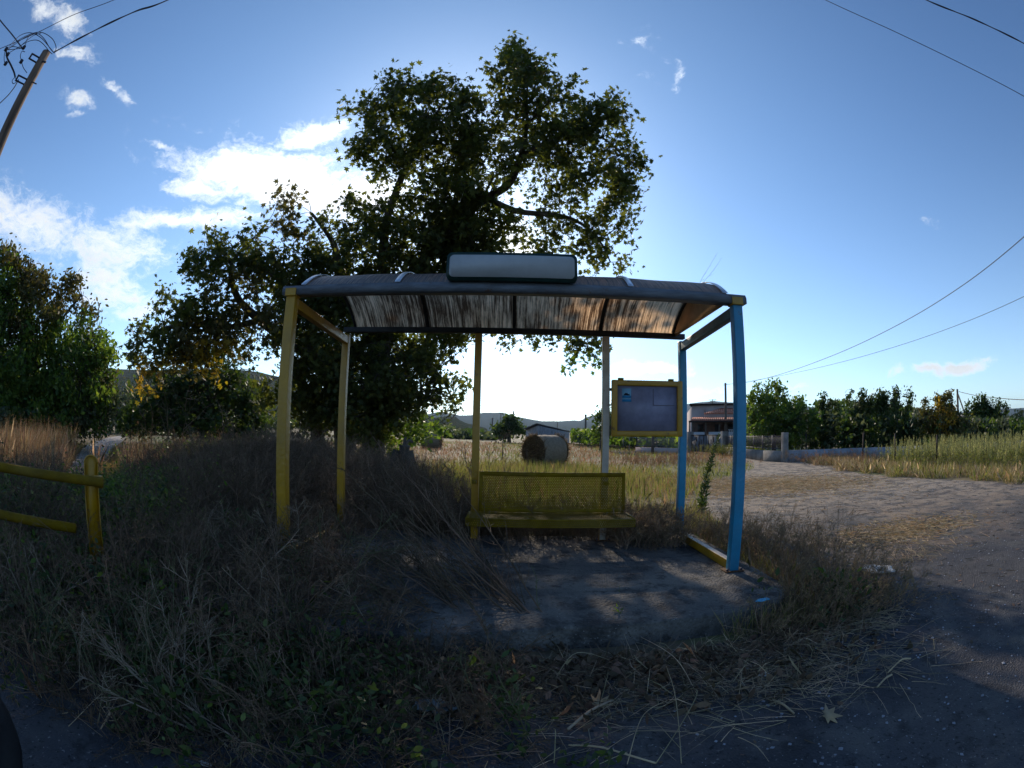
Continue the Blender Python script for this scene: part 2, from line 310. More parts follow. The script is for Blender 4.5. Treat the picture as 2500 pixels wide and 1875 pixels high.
def rampmat(name, layers, rough=.9, bump=.5, bscale=60):
    """ground materials: base colour plus noise-driven layers (colour, scale, lo, hi, stretch)"""
    m = bpy.data.materials.new(name); m.use_nodes = True; nt = m.node_tree; N = nt.nodes; L = nt.links; b = N['Principled BSDF']
    b.inputs['Roughness'].default_value = rough; b.inputs['Specular IOR Level'].default_value = .2
    tc = N.new('ShaderNodeTexCoord'); cur = None; prev = None
    for i, ly in enumerate(layers):
        if i == 0:
            rgb = N.new('ShaderNodeRGB'); rgb.outputs[0].default_value = (*ly, 1); cur = rgb.outputs[0]; continue
        col, s, lo_, hi_ = ly[:4]
        mp = N.new('ShaderNodeMapping'); mp.inputs['Location'].default_value = (i*3.7, i*1.3, 0); L.new(tc.outputs['Object'], mp.inputs[0])
        if len(ly) > 4: mp.inputs['Scale'].default_value = ly[4]
        n = N.new('ShaderNodeTexNoise'); n.inputs['Scale'].default_value = s or .9; n.inputs['Detail'].default_value = 7; n.inputs['Roughness'].default_value = .62; L.new(mp.outputs[0], n.inputs['Vector']); fac = n.outputs['Fac']
        if s == 0:      # gravel spread over the far side of the yard, ragged edge
            sp = N.new('ShaderNodeSeparateXYZ'); L.new(tc.outputs['Object'], sp.inputs[0]); ma = N.new('ShaderNodeMath'); ma.operation = 'MULTIPLY_ADD'; L.new(sp.outputs[0], ma.inputs[0]); ma.inputs[1].default_value = .22; L.new(sp.outputs[1], ma.inputs[2])
            mb = N.new('ShaderNodeMath'); mb.operation = 'MULTIPLY_ADD'; L.new(n.outputs['Fac'], mb.inputs[0]); mb.inputs[1].default_value = 5.; L.new(ma.outputs[0], mb.inputs[2]); mc = N.new('ShaderNodeMath'); mc.operation = 'SUBTRACT'; L.new(mb.outputs[0], mc.inputs[0]); mc.inputs[1].default_value = 3.4; fac = mc.outputs[0]
        mr = N.new('ShaderNodeMapRange'); mr.interpolation_type = 'SMOOTHSTEP'; L.new(fac, mr.inputs[0]); mr.inputs['From Min'].default_value = lo_; mr.inputs['From Max'].default_value = hi_
        mx = N.new('ShaderNodeMix'); mx.data_type = 'RGBA'; L.new(mr.outputs[0], mx.inputs['Factor']); L.new(cur, mx.inputs['A']); mx.inputs['B'].default_value = (*col, 1); cur = mx.outputs['Result']
    L.new(cur, b.inputs['Base Color'])
    n2 = N.new('ShaderNodeTexNoise'); n2.inputs['Scale'].default_value = bscale; n2.inputs['Detail'].default_value = 5; L.new(tc.outputs['Object'], n2.inputs['Vector'])
    v = N.new('ShaderNodeTexVoronoi'); v.inputs['Scale'].default_value = bscale*.8; L.new(tc.outputs['Object'], v.inputs['Vector'])
    ad = N.new('ShaderNodeMath'); ad.operation = 'ADD'; L.new(n2.outputs['Fac'], ad.inputs[0]); L.new(v.outputs['Distance'], ad.inputs[1])
    bp = N.new('ShaderNodeBump'); bp.inputs['Strength'].default_value = bump; bp.inputs['Distance'].default_value = .015; L.new(ad.outputs[0], bp.inputs['Height']); L.new(bp.outputs[0], b.inputs['Normal'])
    return m
MT['ground'] = rampmat('field_soil', [(.17, .13, .075), ((.24, .18, .10), .35, .4, .6), ((.11, .13, .04), .12, .48, .6), ((.13, .10, .07), 3, .45, .7)], bump=.7, bscale=12)
MT['road'] = rampmat('worn_asphalt', [(.055, .056, .064), ((.25, .185, .13), 0, -.5, 2.4), ((.075, .07, .07), .5, .45, .65), ((.04, .04, .045), .9, .52, .68), ((.38, .31, .235), 0, 1.0, 7.5), ((.10, .085, .08), 1.3, .52, .66, (.45, 1.5, 1)), ((.36, .28, .18), .7, .58, .74, (.6, 1.3, 1)), ((.10, .095, .09), 2.3, .46, .66), ((.035, .034, .036), 5, .52, .68), ((.26, .24, .22), 48, .61, .70), ((.02, .02, .022), 34, .56, .68)], bump=.6, bscale=90)
MT['slab'] = rampmat('old_concrete', [(.115, .107, .098), ((.18, .162, .14), 1.4, .42, .6), ((.045, .043, .042), 2.6, .48, .64), ((.06, .055, .05), 9, .5, .66), ((.30, .28, .25), 55, .62, .70), ((.03, .03, .03), 38, .60, .68)], bump=.7, bscale=60)
for _k in ('slab',):
    pass
MT['track'] = rampmat('dirt_track', [(.36, .32, .28), ((.28, .24, .20), .8, .4, .65), ((.45, .41, .37), 6, .5, .7)], bump=.5, bscale=20)
# ---------------------------------------------------------------- ground and road
def bank_h(x, y): return .5*np.exp(-((x+2.2)/2.0)**2-((y-4.2)/2.8)**2)
def gh(x, y): return np.where((x > -12) & (x < 2.2) & (y > -1.2) & (y < 12), np.maximum(bank_h(x, y)-.015, 0), 0.)
def flat(name, poly, z, m, kind='structure'):
    o = mk(name, [(x, y, z) for x, y in poly], [tuple(range(len(poly)))], m); tag(o, kind=kind); return o
def ground_sheet():
    rad = np.concatenate([[0], np.geomspace(1.5, 12000, 44)]); k = 72; V = [(0, 0, 0)]; F = []
    for r in rad[1:]:
        for j in range(k): a = j*2*math.pi/k; V.append((r*math.cos(a), r*math.sin(a), 0))
    for j in range(k): F.append((0, 1+j, 1+(j+1) % k))
    for i in range(len(rad)-2):
        for j in range(k): a0 = 1+i*k; F.append((a0+j, a0+k+j, a0+k+(j+1) % k, a0+(j+1) % k))
    tag(mk('ground', V, F, MT['ground']), kind='structure')
    n = 90; xs = np.linspace(-12.5, 2.4, n); ys = np.linspace(-1.6, 12, n); X, Y = np.meshgrid(xs, ys, indexing='ij')
    Z = bank_h(X, Y)-.015+.03*np.sin(X*3.1+Y*1.7)*np.cos(Y*2.3)*(bank_h(X, Y) > .06)
    F = [(i*n+j, (i+1)*n+j, (i+1)*n+j+1, i*n+j+1) for i in range(n-1) for j in range(n-1)]
    tag(mk('earth_bank', np.stack([X, Y, Z], -1), F, MT['ground'], smooth=True), kind='structure')
ground_sheet()
ROAD = [(-14, -14), (34, -16), (34, -2), (20, .2), (13.4, 1.6), (12.9, 3.4), (12.6, 6), (12.5, 8.6), (13.6, 12), (15.4, 17), (16.4, 21), (18.5, 30), (17, 31), (14.2, 23), (12.2, 16.5), (10.2, 12.6), (8.2, 10.3), (6.2, 8.2), (5.2, 5.6), (4.6, 3.6), (4.3, 2.2), (4.2, .6), (4.2, -.9), (3.3, -1.1), (2.2, -1.15), (1.2, -1.4), (.3, -1.75), (-.6, -1.95), (-2, -2.2), (-5, -3.3), (-14, -7.6)]
VEG = [(-14, -14), (34, -16), (34, -2), (20, .2), (13.4, 1.6), (12.9, 3.4), (12.6, 6), (12.5, 8.6), (13.6, 12), (15.4, 17), (16.4, 21), (18.5, 30), (17, 31), (14.2, 23), (12.2, 16.5), (10.2, 12.6), (8.2, 10.3), (6.2, 8.2), (5.2, 5.6), (4.6, 3.6), (4.3, 2.2), (4.2, .6), (4.2, -.9), (3.3, -1.25), (2.5, -1.5), (2.0, -2.05), (1.4, -2.45), (.6, -2.68), (-.6, -2.85), (-2, -3.1), (-5, -4), (-14, -8)]
flat('road', ROAD, .006, MT['road'])
TRK = [G(150, 1195)[:2], G(178, 1130)[:2], G(205, 1092)[:2], G(262, 1070)[:2], G(300, 1064)[:2], G(308, 1072)[:2], G(282, 1092)[:2], G(262, 1125)[:2], G(230, 1150)[:2], G(222, 1195)[:2]]
flat('dirt_track', [tuple(p) for p in TRK], .03, MT['track'])
# concrete pad under the shelter: front edge slightly bowed, right corner rounded
SL = [(-.55, -1.15), (.4, -1.32), (1.15, -1.25), (2.2, -1.0), (2.95, -.97), (3.45, -.95), (3.74, -.9), (3.93, -.72), (4.0, -.45), (4.02, .4), (4.0, 1.75), (-.55, 1.75)]
o = MB().prism([(x, y, -.05) for x, y in SL], (0, 0, .21)).build('pavement', MT['slab']); tag(o, kind='structure')
bm = o.modifiers.new('b', 'BEVEL'); bm.width = .015; bm.segments = 2; bm.limit_method = 'ANGLE'
# ---------------------------------------------------------------- shelter
W, D, Z0 = 3.768, 1.4975, .16; HF = Z0+2.25; HR = Z0+2.217
def post(par, x, y, z0, z1, m, w=.088, label=None, m2=None):
    b = MB().box((x-w/2, y-w/2, z0), (x+w/2, y+w/2, z1), bev=.006)
    o = b.build('post', [m] if m2 is None else [m, m2], par)
    if m2 is not None:    # left face painted in another colour
        for p in o.data.polygons:
            if p.normal.x < -.7: p.material_index = 1
    if label: o['label'] = label
    if z0 <= Z0+.001:
        MB().box((x-.085, y-.07, z0+.001), (x+.085, y+.07, z0+.012), bev=.003).build('base_plate', MT['rusty'], par)
        for sx_ in (-1, 1):
            MB().tube([(x+sx_*.066, y-.045, z0+.012), (x+sx_*.066, y-.045, z0+.03)], .011, 6).build('bolt', MT['iron'], par)
    return o
def shelter():
    s = empty('bus_shelter', (W/2, D/2, Z0), 'open bus shelter of yellow and blue square posts under a curved streaky roof', 'bus shelter')
    post(s, 0, 0, Z0, HF, MT['yellow'], label='yellow front post'); post(s, W, 0, Z0, HF, MT['blue'], label='bright blue front post')
    post(s, 0, D, Z0, HR-.02, MT['yellow'], .075, 'yellow rear post'); post(s, W, D, Z0, HR-.02, MT['blue'], .08, 'bright blue rear post')
    post(s, 1.505, D, Z0, HR, MT['yellow'], .075, 'yellow rear post behind the bench'); post(s, 2.885, D, Z0, HR, MT['cream'], .075, 'cream rear post with one yellow side', MT['yellow'])
    o = MB().beam((.0, .045, HF-.055), (.0, D-.04, HR-.085), .07, .085, bev=.005).build('side_beam', MT['yellow'], s); o['label'] = 'yellow beam joining the two yellow end posts'
    o = MB().beam((W, .045, HF-.055), (W, D-.04, HR-.085), .07, .085, bev=.005).build('side_beam', MT['bluegrey'], s); o['label'] = 'grey-blue beam joining the two blue end posts'
    o = MB().beam((0, .05, Z0+.045), (0, D-.045, Z0+.045), .06, .08, bev=.004).build('bottom_rail', MT['yellow'], s)
    o = MB().beam((W, .05, Z0+.045), (W, D-.045, Z0+.045), .06, .08, bev=.004).build('bottom_rail', [MT['yellow'], MT['cream']], s); o['label'] = 'bottom rail with worn pale top'
    for p in o.data.polygons:
        if p.normal.z > .8: p.material_index = 1
    # front gutter beam with chamfered face, proud of the posts
    x0, x1 = -.085, W+.085; z = HF
    pr = [(-.055, z+.002), (-.055, z+.05), (-.035, z+.082), (.06, z+.086), (.065, z+.002)]
    MB().prism([(x0, y, zz) for y, zz in pr], (x1-x0, 0, 0)).build('front_beam', MT['grey'], s)
    for x, lab in ((0, 'yellow cap'), (W-.005, 'yellow cap')):
        MB().box((x-.052, -.064, z-.012), (x+.052, .05, z+.058), bev=.006).build('corner_cap', MT['yellow'], s)
    MB().box((-.03, D-.04, HR+.005), (W+.03, D+.04, HR+.062), bev=.005).build('rear_beam', MT['darkrib'], s)
    # arched roof sheet with thickness
    na, nx = 18, 64; y0, y1 = -.02, D+.02; za, zb = HF+.08, HR+.07; sag = .27
    def arc(t):
        y = y0+(y1-y0)*(.5-.5*math.cos(t*math.pi))*.35+(y1-y0)*t*.65
        tt = (y-y0)/(y1-y0); return y, za+(zb-za)*tt+sag*(1-abs(2*tt-1)**2.3)
    rx0, rx1 = .09, W-.09; V = []; F = []
    for k_, off in ((0, 0), (1, .006)):
        for i in range(na+1):
            y, zz = arc(i/na)
            for j in range(nx+1):
                x = rx0+(rx1-rx0)*j/nx
                V.append((x, y, zz+off+.004*math.sin(x*9+i*.3)*math.sin(i/na*math.pi)))
    q = (na+1)*(nx+1)
    for i in range(na):
        for j in range(nx):
            a = i*(nx+1)+j; F.append((a, a+1, a+nx+2, a+nx+1)); F.append((q+a, q+a+nx+1, q+a+nx+2, q+a+1))
    mk('roof_panel', V[:q], F[::2], MT['roof'], s, smooth=True)
    def strap(x, w, off, th, name, m, lab=None):
        b = MB(); pts = [arc(i/na) for i in range(na+1)]
        V = []; 
        for y, zz in pts: V += [(x-w/2, y, zz+off), (x+w/2, y, zz+off), (x+w/2, y, zz+off+th), (x-w/2, y, zz+off+th)]
        F = []
        for i in range(na):
            for j in range(4): F.append((i*4+j, i*4+(j+1) % 4, i*4+4+(j+1) % 4, i*4+4+j))
        F += [(0, 3, 2, 1), (na*4, na*4+1, na*4+2, na*4+3)]
        o = b.add(V, F).build(name, m, s); 
        if lab: o['label'] = lab
    for i in range(5):
        x = (.1, W*.25, W*.5, W*.75, W-.1)[i]
        strap(x, .045, .012, .006, 'roof_strap', MT['alu'])
        strap(x, .036 if 0 < i < 4 else .025, -.03, .026, 'roof_rib', MT['darkrib'])
    # end panel (right end only; the left one is missing)
    pts = [(W-.085, *arc(i/na)) for i in range(na+1)]; poly = [(W-.085, D, HR+.03), (W-.085, 0.06, HF+.01)]
    b = MB().prism([(p[0], p[1], p[2]-.004) for p in pts]+poly, (.006, 0, 0)); o = b.build('end_panel', MT['roofend'], s)
    return s
def roof_material(name, base, streak, dens, gradient):
    m = bpy.data.materials.new(name); m.use_nodes = True; nt = m.node_tree; N = nt.nodes; L = nt.links; b = N['Principled BSDF']
    tc = N.new('ShaderNodeTexCoord'); b.inputs['Roughness'].default_value = .35
    def noise(sc_, st, det=4, rg=.6):
        mp = N.new('ShaderNodeMapping'); mp.inputs['Scale'].default_value = st; L.new(tc.outputs['Object'], mp.inputs[0])
        n = N.new('ShaderNodeTexNoise'); n.inputs['Scale'].default_value = sc_; n.inputs['Detail'].default_value = det; n.inputs['Roughness'].default_value = rg; L.new(mp.outputs[0], n.inputs['Vector']); return n.outputs['Fac']
    a = noise(46, (1, .035, .035), 6, .75); c = noise(9, (1, .35, .35), 5, .7); d_ = noise(1.1, (1, 1, 1), 2)
    ad = N.new('ShaderNodeMath'); ad.operation = 'MULTIPLY_ADD'; L.new(c, ad.inputs[0]); ad.inputs[1].default_value = .35; md = N.new('ShaderNodeMath'); md.operation = 'MULTIPLY_ADD'; L.new(noise(.55, (1, .2, .2), 1), md.inputs[0]); md.inputs[1].default_value = .55; md.inputs[2].default_value = -.27; ad0 = N.new('ShaderNodeMath'); L.new(a, ad0.inputs[0]); L.new(md.outputs[0], ad0.inputs[1]); L.new(ad0.outputs[0], ad.inputs[2])
    rp = N.new('ShaderNodeValToRGB'); e = rp.color_ramp.elements; e[0].position = .60-dens; e[0].color = (*streak, 1); e[1].position = .78-dens; e[1].color = (*base, 1)
    L.new(ad.outputs[0], rp.inputs[0])
    mx = N.new('ShaderNodeMix'); mx.data_type = 'RGBA'; mx.blend_type = 'MULTIPLY'; mr = N.new('ShaderNodeMapRange'); L.new(d_, mr.inputs[0]); mr.inputs['From Min'].default_value = .35; mr.inputs['From Max'].default_value = .65; mr.inputs['To Min'].default_value = 0; mr.inputs['To Max'].default_value = .6
    L.new(mr.outputs[0], mx.inputs['Factor']); L.new(rp.outputs[0], mx.inputs['A']); mx.inputs['B'].default_value = (.92, .74, .56, 1)
    ge = N.new('ShaderNodeNewGeometry'); m2 = N.new('ShaderNodeMix'); m2.data_type = 'RGBA'; L.new(ge.outputs['Backfacing'], m2.inputs['Factor']); m2.inputs['A'].default_value = (.26, .235, .225, 1); L.new(mx.outputs['Result'], m2.inputs['B']); L.new(m2.outputs['Result'], b.inputs['Base Color'])
    t = N.new('ShaderNodeBsdfTranslucent'); L.new(mx.outputs['Result'], t.inputs[0]); ms = N.new('ShaderNodeMixShader'); ms.inputs[0].default_value = .62
    L.new(b.outputs[0], ms.inputs[1]); L.new(t.outputs[0], ms.inputs[2]); L.new(ms.outputs[0], N['Material Output'].inputs[0])
    return m
MT['roof'] = roof_material('weathered_polycarbonate', (.95, .68, .43), (.10, .055, .03), .035, 0)
MT['rooftop'] = roof_material('dusty_polycarbonate', (.46, .41, .38), (.38, .33, .30), .0, 0)
MT['roofend'] = roof_material('stained_end_sheet', (.52, .37, .24), (.38, .26, .16), .0, 0)
shelter()
# ---------------------------------------------------------------- sign, bench, notice board
def rrect(cx, cz, w, h, r, y, rot=0, seg=5):
    pts = []
    for qx, qz, a0 in ((1, 1, 0), (-1, 1, 90), (-1, -1, 180), (1, -1, 270)):
        for i in range(seg+1):
            a = math.radians(a0+90*i/seg); x = qx*(w/2-r)+r*math.cos(a); z = qz*(h/2-r)+r*math.sin(a)
            pts.append((cx+x*math.cos(rot)-z*math.sin(rot), y, cz+x*math.sin(rot)+z*math.cos(rot)))
    return pts
MT['green'] = mat('dark_green_enamel', (.012, .035, .03), .35, .2, 5)
MT['signface'] = mat('blank_sign_face', (.40, .40, .40), .45, .06, 8, .05)
s = empty('header_sign', (1.865, -.03, HF+.09), 'blank pale grey signboard with dark green rounded edge above the shelter roof', 'sign')
MB().prism(rrect(1.865, HF+.2, 1.03, .235, .045, -.085), (0, .06, 0)).build('sign_frame', MT['green'], s)
MB().prism(rrect(1.865, HF+.203, .985, .185, .035, -.0885), (0, .003, 0)).build('sign_face', MT['signface'], s)
MB().box((1.5, -.024, HF+.088), (1.54, .0, HF+.26)).build('bracket', MT['iron'], s); MB().box((2.2, -.024, HF+.088), (2.24, .0, HF+.26)).build('bracket', MT['iron'], s)

def perforated(origin, ux, uz, w, h, pitch=.0185, hole=.0055, th=.0025, margin=.02, edge=None):
    """sheet metal with real round (octagonal) punched holes"""
    origin, ux, uz = (np.array(a, float) for a in (origin, ux, uz)); nx = int((w-2*margin)/pitch); nz = int((h-2*margin)/(pitch*.87))
    px = (w-2*margin)/nx; pz = (h-2*margin)/nz; V = []; F = []
    i, j = np.meshgrid(np.arange(nx), np.arange(nz), indexing='ij'); i = i.ravel(); j = j.ravel()
    cx = margin+(i+.5)*px; cz = margin+(j+.5)*pz; a = np.arange(8)*math.pi/4+math.pi/8
    shf = np.where(j % 2, px*.22, -px*.22)
    hx = (cx+shf)[:, None]+hole*np.cos(a); hz = cz[:, None]+hole*np.sin(a)
    # square ring: 8 outer points on the cell border
    ox = np.array([.5, .25, -.25, -.5, -.5, -.25, .25, .5])*px; oz = np.array([.25, .5, .5, .25, -.25, -.5, -.5, -.25])*pz
    Ox = cx[:, None]+ox; Oz = cz[:, None]+oz
    # corners
    kx = cx[:, None]+np.array([.5, -.5, -.5, .5])*px; kz = cz[:, None]+np.array([.5, .5, -.5, -.5])*pz
    A = np.concatenate([np.stack([hx, hz], -1), np.stack([Ox, Oz], -1), np.stack([kx, kz], -1)], 1)   # (n,20,2)
    n = len(A); V = origin+A[..., :1]*ux+A[..., 1:2]*uz
    q = [(t, 8+t, 8+(t+1) % 8, (t+1) % 8) for t in range(8)]; tri = [(8, 16, 9), (10, 17, 11), (12, 18, 13), (14, 19, 15)]
    B = Bag(); base = (np.arange(n)*20)[:, None, None]
    L4 = (np.array(q)[None]+base).ravel(); L3 = (np.array(tri)[None]+base).ravel()
    B.put(V.reshape(-1, 3), np.concatenate([L4, L3]), np.concatenate([np.full(n*8, 4, np.int32), np.full(n*4, 3, np.int32)]))
    return B, margin
def plate(B, origin, ux, uz, rects, nrm, th):
    origin, ux, uz, nrm = (np.array(a, float) for a in (origin, ux, uz, nrm))
    for x0, z0, x1, z1 in rects:
        c = [origin+ux*x+uz*z for x, z in ((x0, z0), (x1, z0), (x1, z1), (x0, z1))]; V = np.array(c+[p+nrm*th for p in c])
        F = np.array([(3, 2, 1, 0), (4, 5, 6, 7), (0, 1, 5, 4), (1, 2, 6, 5), (2, 3, 7, 6), (3, 0, 4, 7)]); B.put(V, F, np.full(6, 4, np.int32))
b = empty('bench', (2.3, 1.25, Z0), 'mustard yellow perforated metal bench with tall back, in the middle of the shelter', 'bench')
bx0, bx1 = 1.56, 3.08
Bk, mg = perforated((bx0, 1.30, .50), (1, 0, 0), (0, .09, 1), bx1-bx0, .41, margin=.035)
plate(Bk, (bx0, 1.30, .50), (1, 0, 0), (0, .09, 1), [(0, 0, .035, .41), (bx1-bx0-.035, 0, bx1-bx0, .41), (.035, .375, bx1-bx0-.035, .41), (.035, 0, bx1-bx0-.035, .035)], (0, 1, 0), .004)
plate(Bk, (bx0, 1.337, .91), (1, 0, 0), (0, 1, 0), [(0, 0, bx1-bx0, .035)], (0, 0, 1), .004)
plate(Bk, (bx0, 1.372, .865), (1, 0, 0), (0, 0, 1), [(0, 0, bx1-bx0, .045)], (0, 1, 0), .004)
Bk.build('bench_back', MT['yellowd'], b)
sx0, sx1 = 1.46, 3.11
Bs, mg = perforated((sx0, .93, .487), (1, 0, 0), (0, 1, .02), sx1-sx0, .38, margin=.03)
plate(Bs, (sx0, .93, .487), (1, 0, 0), (0, 1, .02), [(0, 0, .03, .38), (sx1-sx0-.03, 0, sx1-sx0, .38), (.03, .35, sx1-sx0-.03, .38), (.03, 0, sx1-sx0-.03, .03)], (0, 0, 1), .004)
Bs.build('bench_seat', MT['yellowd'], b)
Bf, mg = perforated((sx0, .926, .41), (1, 0, 0), (0, 0, 1), sx1-sx0, .077, margin=.009, pitch=.0185)
plate(Bf, (sx0, .926, .41), (1, 0, 0), (0, 0, 1), [(-.0, 0, .009, .08), (sx1-sx0-.009, 0, sx1-sx0, .08), (.009, .068, sx1-sx0-.009, .08), (.009, 0, sx1-sx0-.009, .009)], (0, -1, 0), .004)
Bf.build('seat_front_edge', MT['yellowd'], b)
for x in (1.505, 2.885):
    MB().beam((x, 1.46, .44), (x, .95, .465), .045, .04, bev=.004).build('seat_bracket', MT['yellowd'], b); MB().beam((x, 1.43, .80), (x, 1.335, .80), .045, .035, bev=.003).build('back_bracket', MT['yellowd'], b)

nb = empty('notice_board', (3.33, 1.42, 1.3), 'yellow framed notice case with blank lilac panel, hanging beside the blue rear post', 'notice board')
n0, n1, m0, m1, yb = 2.935, 3.735, 1.295, 1.9, 1.395
fw = .062
fb = MB()
fb.box((n0, yb, m0), (n0+fw, yb+.06, m1), bev=.012).box((n1-fw, yb, m0), (n1, yb+.06, m1), bev=.012).box((n0+fw-.01, yb+.002, m1-fw), (n1-fw+.01, yb+.058, m1-.001), bev=.012).box((n0+fw-.01, yb+.002, m0+.001), (n1-fw+.01, yb+.058, m0+fw), bev=.012)
fb.build('case_frame', MT['yellow'], nb)
MT['lilac'] = mat('faded_lilac_board', (.25, .24, .335), .4, .22, 3.5, .05)
pn = MB().box((n0+fw-.012, yb+.03, m0+fw-.012), (n1-fw+.012, yb+.05, m1-fw+.012)).build('case_panel', MT['lilac'], nb)
MT['stain'] = mat('paper_edge_stain', (.15, .13, .17), .6, .2, 8)
MB().box((n0+.46, yb+.0275, m1-.27), (n0+.468, yb+.0298, m1-.09)).box((n0+.468, yb+.0275, m1-.27), (n1-fw-.03, yb+.0298, m1-.263)).build('paper_outline', MT['stain'], pn)
# sticker: pale blue square with dark mountain-like mark over two blue stripes
MT['stk'] = mat('sticker_paper', (.20, .40, .55), .5, .1, 8); MT['stkb'] = mat('sticker_blue', (.015, .20, .42), .5, .1, 8); MT['stkd'] = mat('sticker_ink', (.008, .012, .03), .5, .1, 8)
sx, sz = n0+.115, m1-.235
st = MB().box((sx, yb+.027, sz), (sx+.10, yb+.0295, sz+.145)).build('sticker', MT['stk'], nb); st['label'] = 'small pale blue sticker with dark peaks and two blue bands'
MB().box((sx, yb+.025, sz+.045), (sx+.1, yb+.0268, sz+.068)).box((sx, yb+.025, sz+.004), (sx+.1, yb+.0268, sz+.028)).build('blue_band', MT['stkb'], st)
MB().prism([(sx+.015, yb+.025, sz+.07), (sx+.085, yb+.025, sz+.07), (sx+.078, yb+.025, sz+.09), (sx+.066, yb+.025, sz+.083), (sx+.055, yb+.025, sz+.1), (sx+.045, yb+.025, sz+.093), (sx+.035, yb+.025, sz+.098), (sx+.022, yb+.025, sz+.084)], (0, .0018, 0)).build('dark_mark', MT['stkd'], st)
for x in (n0+.07, n1-.16): MB().box((x, yb+.012, m1), (x+.06, yb+.05, m1+.022), bev=.004).build('hanger', MT['yellowd'], nb)
MB().beam((n0-.02, 1.478, m1-.1), (n1+.01, 1.478, m1-.1), .03, .03).beam((n0-.02, 1.478, m0+.1), (n1+.01, 1.478, m0+.1), .03, .03).build('back_bar', MT['iron'], nb)

# ---------------------------------------------------------------- guard rail at the left
r0 = P(222, 1110, 3.8)
gr = empty('guard_rail', (r0[0], r0[1], 0), 'low yellow tube railing with round-topped post, at the left edge', 'railing')
pc = np.array([r0[0], r0[1]]); ax = norm(np.array([-.62, -.785, 0])) # rails run away to the left
nrm_ = np.array([ax[1], -ax[0], 0.]); top = r0[2]
# channel-section post: plate with rounded top facing the road, two flanges
fwd = norm(np.array([CAM[0]-pc[0], CAM[1]-pc[1], 0])); side = np.array([-fwd[1], fwd[0], 0.])
prof = [side*s_*.058+np.array([0, 0, z]) for s_, z in [(-1, 0), (1, 0), (1, top-.06)]]+[side*.058*math.cos(a)+np.array([0, 0, top-.058+.058*math.sin(a)]) for a in np.linspace(.05, math.pi-.05, 10)]+[-side*.058+np.array([0, 0, top-.06])]
base_ = np.array([pc[0], pc[1], 0.])
MB().prism([base_+p for p in prof], -fwd*.008).build('post', MT['yellow'], gr)
fl = MB()
for s_ in (-1, 1): fl.beam(base_+side*s_*.055+fwd*.002, base_+side*s_*.055+fwd*.002+np.array([0, 0, top-.06]), .006, .045, up=fwd)
fl.tube([base_+side*.055*math.cos(a)+fwd*.01+np.array([0, 0, top-.058+.055*math.sin(a)]) for a in np.linspace(0, math.pi, 12)], .006, 6)
fl.build('post_flange', MT['yellow'], gr)
for (ua, va, da), (ub, vb, db) in (((-420, 1030, 5.2), (252, 1178, 3.62)), ((-420, 1120, 5.2), (185, 1290, 3.72))):
    a_, b_ = P(ua, va, da), P(ub, vb, db)
    rl = MB().tube([a_, b_], .034, 14).build('rail', MT['yellowd'], gr, smooth=True)
a_ = P(236, 1176, 3.68); MB().tube([a_-side*.02, a_+side*.05], .043, 14).build('clamp', MT['yellow'], gr)
# second post of the railing, just outside the frame
q_ = P(-420, 1000, 5.2); MB().box((q_[0]-.05, q_[1]-.05, 0), (q_[0]+.05, q_[1]+.05, q_[2]+.12), bev=.02).build('post', MT['yellow'], gr)

# ---------------------------------------------------------------- utility pole and wires
def pole_xy(u, v, hd):
    a, e = azel(u, v); return CAM[0]+hd*math.sin(a), CAM[1]+hd*math.cos(a), CAM[2]+hd*math.tan(e)
HD = 9.2; ax_, ay_, az_ = pole_xy(112, 128, HD)
up_ = empty('utility_pole', (ax_, ay_, 0), 'weathered wooden pole with coiled black cables at its top, upper left', 'utility pole', 'wooden utility poles')
zz = np.linspace(0, az_, 14); MB().tube([(ax_+.01*math.sin(z*2), ay_+.008*math.cos(z*1.7), z) for z in zz], np.linspace(.145, .105, 14), 16).build('pole', MT['wood'], up_, smooth=False)
def near(u, v, hd=HD): return np.array(pole_xy(u, v, hd))
def shackle(u0, v0, u1, v1):
    p, q = near(u0, v0, HD-.08), near(u1, v1, HD-.02); d = norm(p-q); up3 = np.array([0, 0, 1.]); s_ = norm(np.cross(d, ray(u0, v0)))*.05
    b = MB(); b.beam(p+s_, q+s_, .03, .022).beam(p-s_, q-s_, .03, .022).beam(p+s_*1.3, p-s_*1.3, .04, .03); b.build('bracket', MT['iron'], up_)
    return p
br1 = shackle(75, 137, 94, 148); br2 = shackle(42, 190, 62, 200)
MB().beam(near(78, 200, HD-.1), near(89, 205, HD-.25), .02, .02).build('step_bolt', MT['iron'], up_)
MB().beam(near(104, 150, HD-.12), near(112, 152, HD-.2), .03, .03).build('step_bolt', MT['iron'], up_)
def curve_tube(pts, r, n=24, k=5):
    pts = np.array(pts, float); m = len(pts); t = np.linspace(0, m-1, n); out = []
    for x in t:
        i = min(int(x), m-2); f = x-i; p0, p1, p2, p3 = pts[max(i-1, 0)], pts[i], pts[i+1], pts[min(i+2, m-1)]
        out.append(.5*((2*p1)+(-p0+p2)*f+(2*p0-5*p1+4*p2-p3)*f*f+(-p0+3*p1-3*p2+p3)*f**3))
    return tube1(out, r, k)
cb = MB()
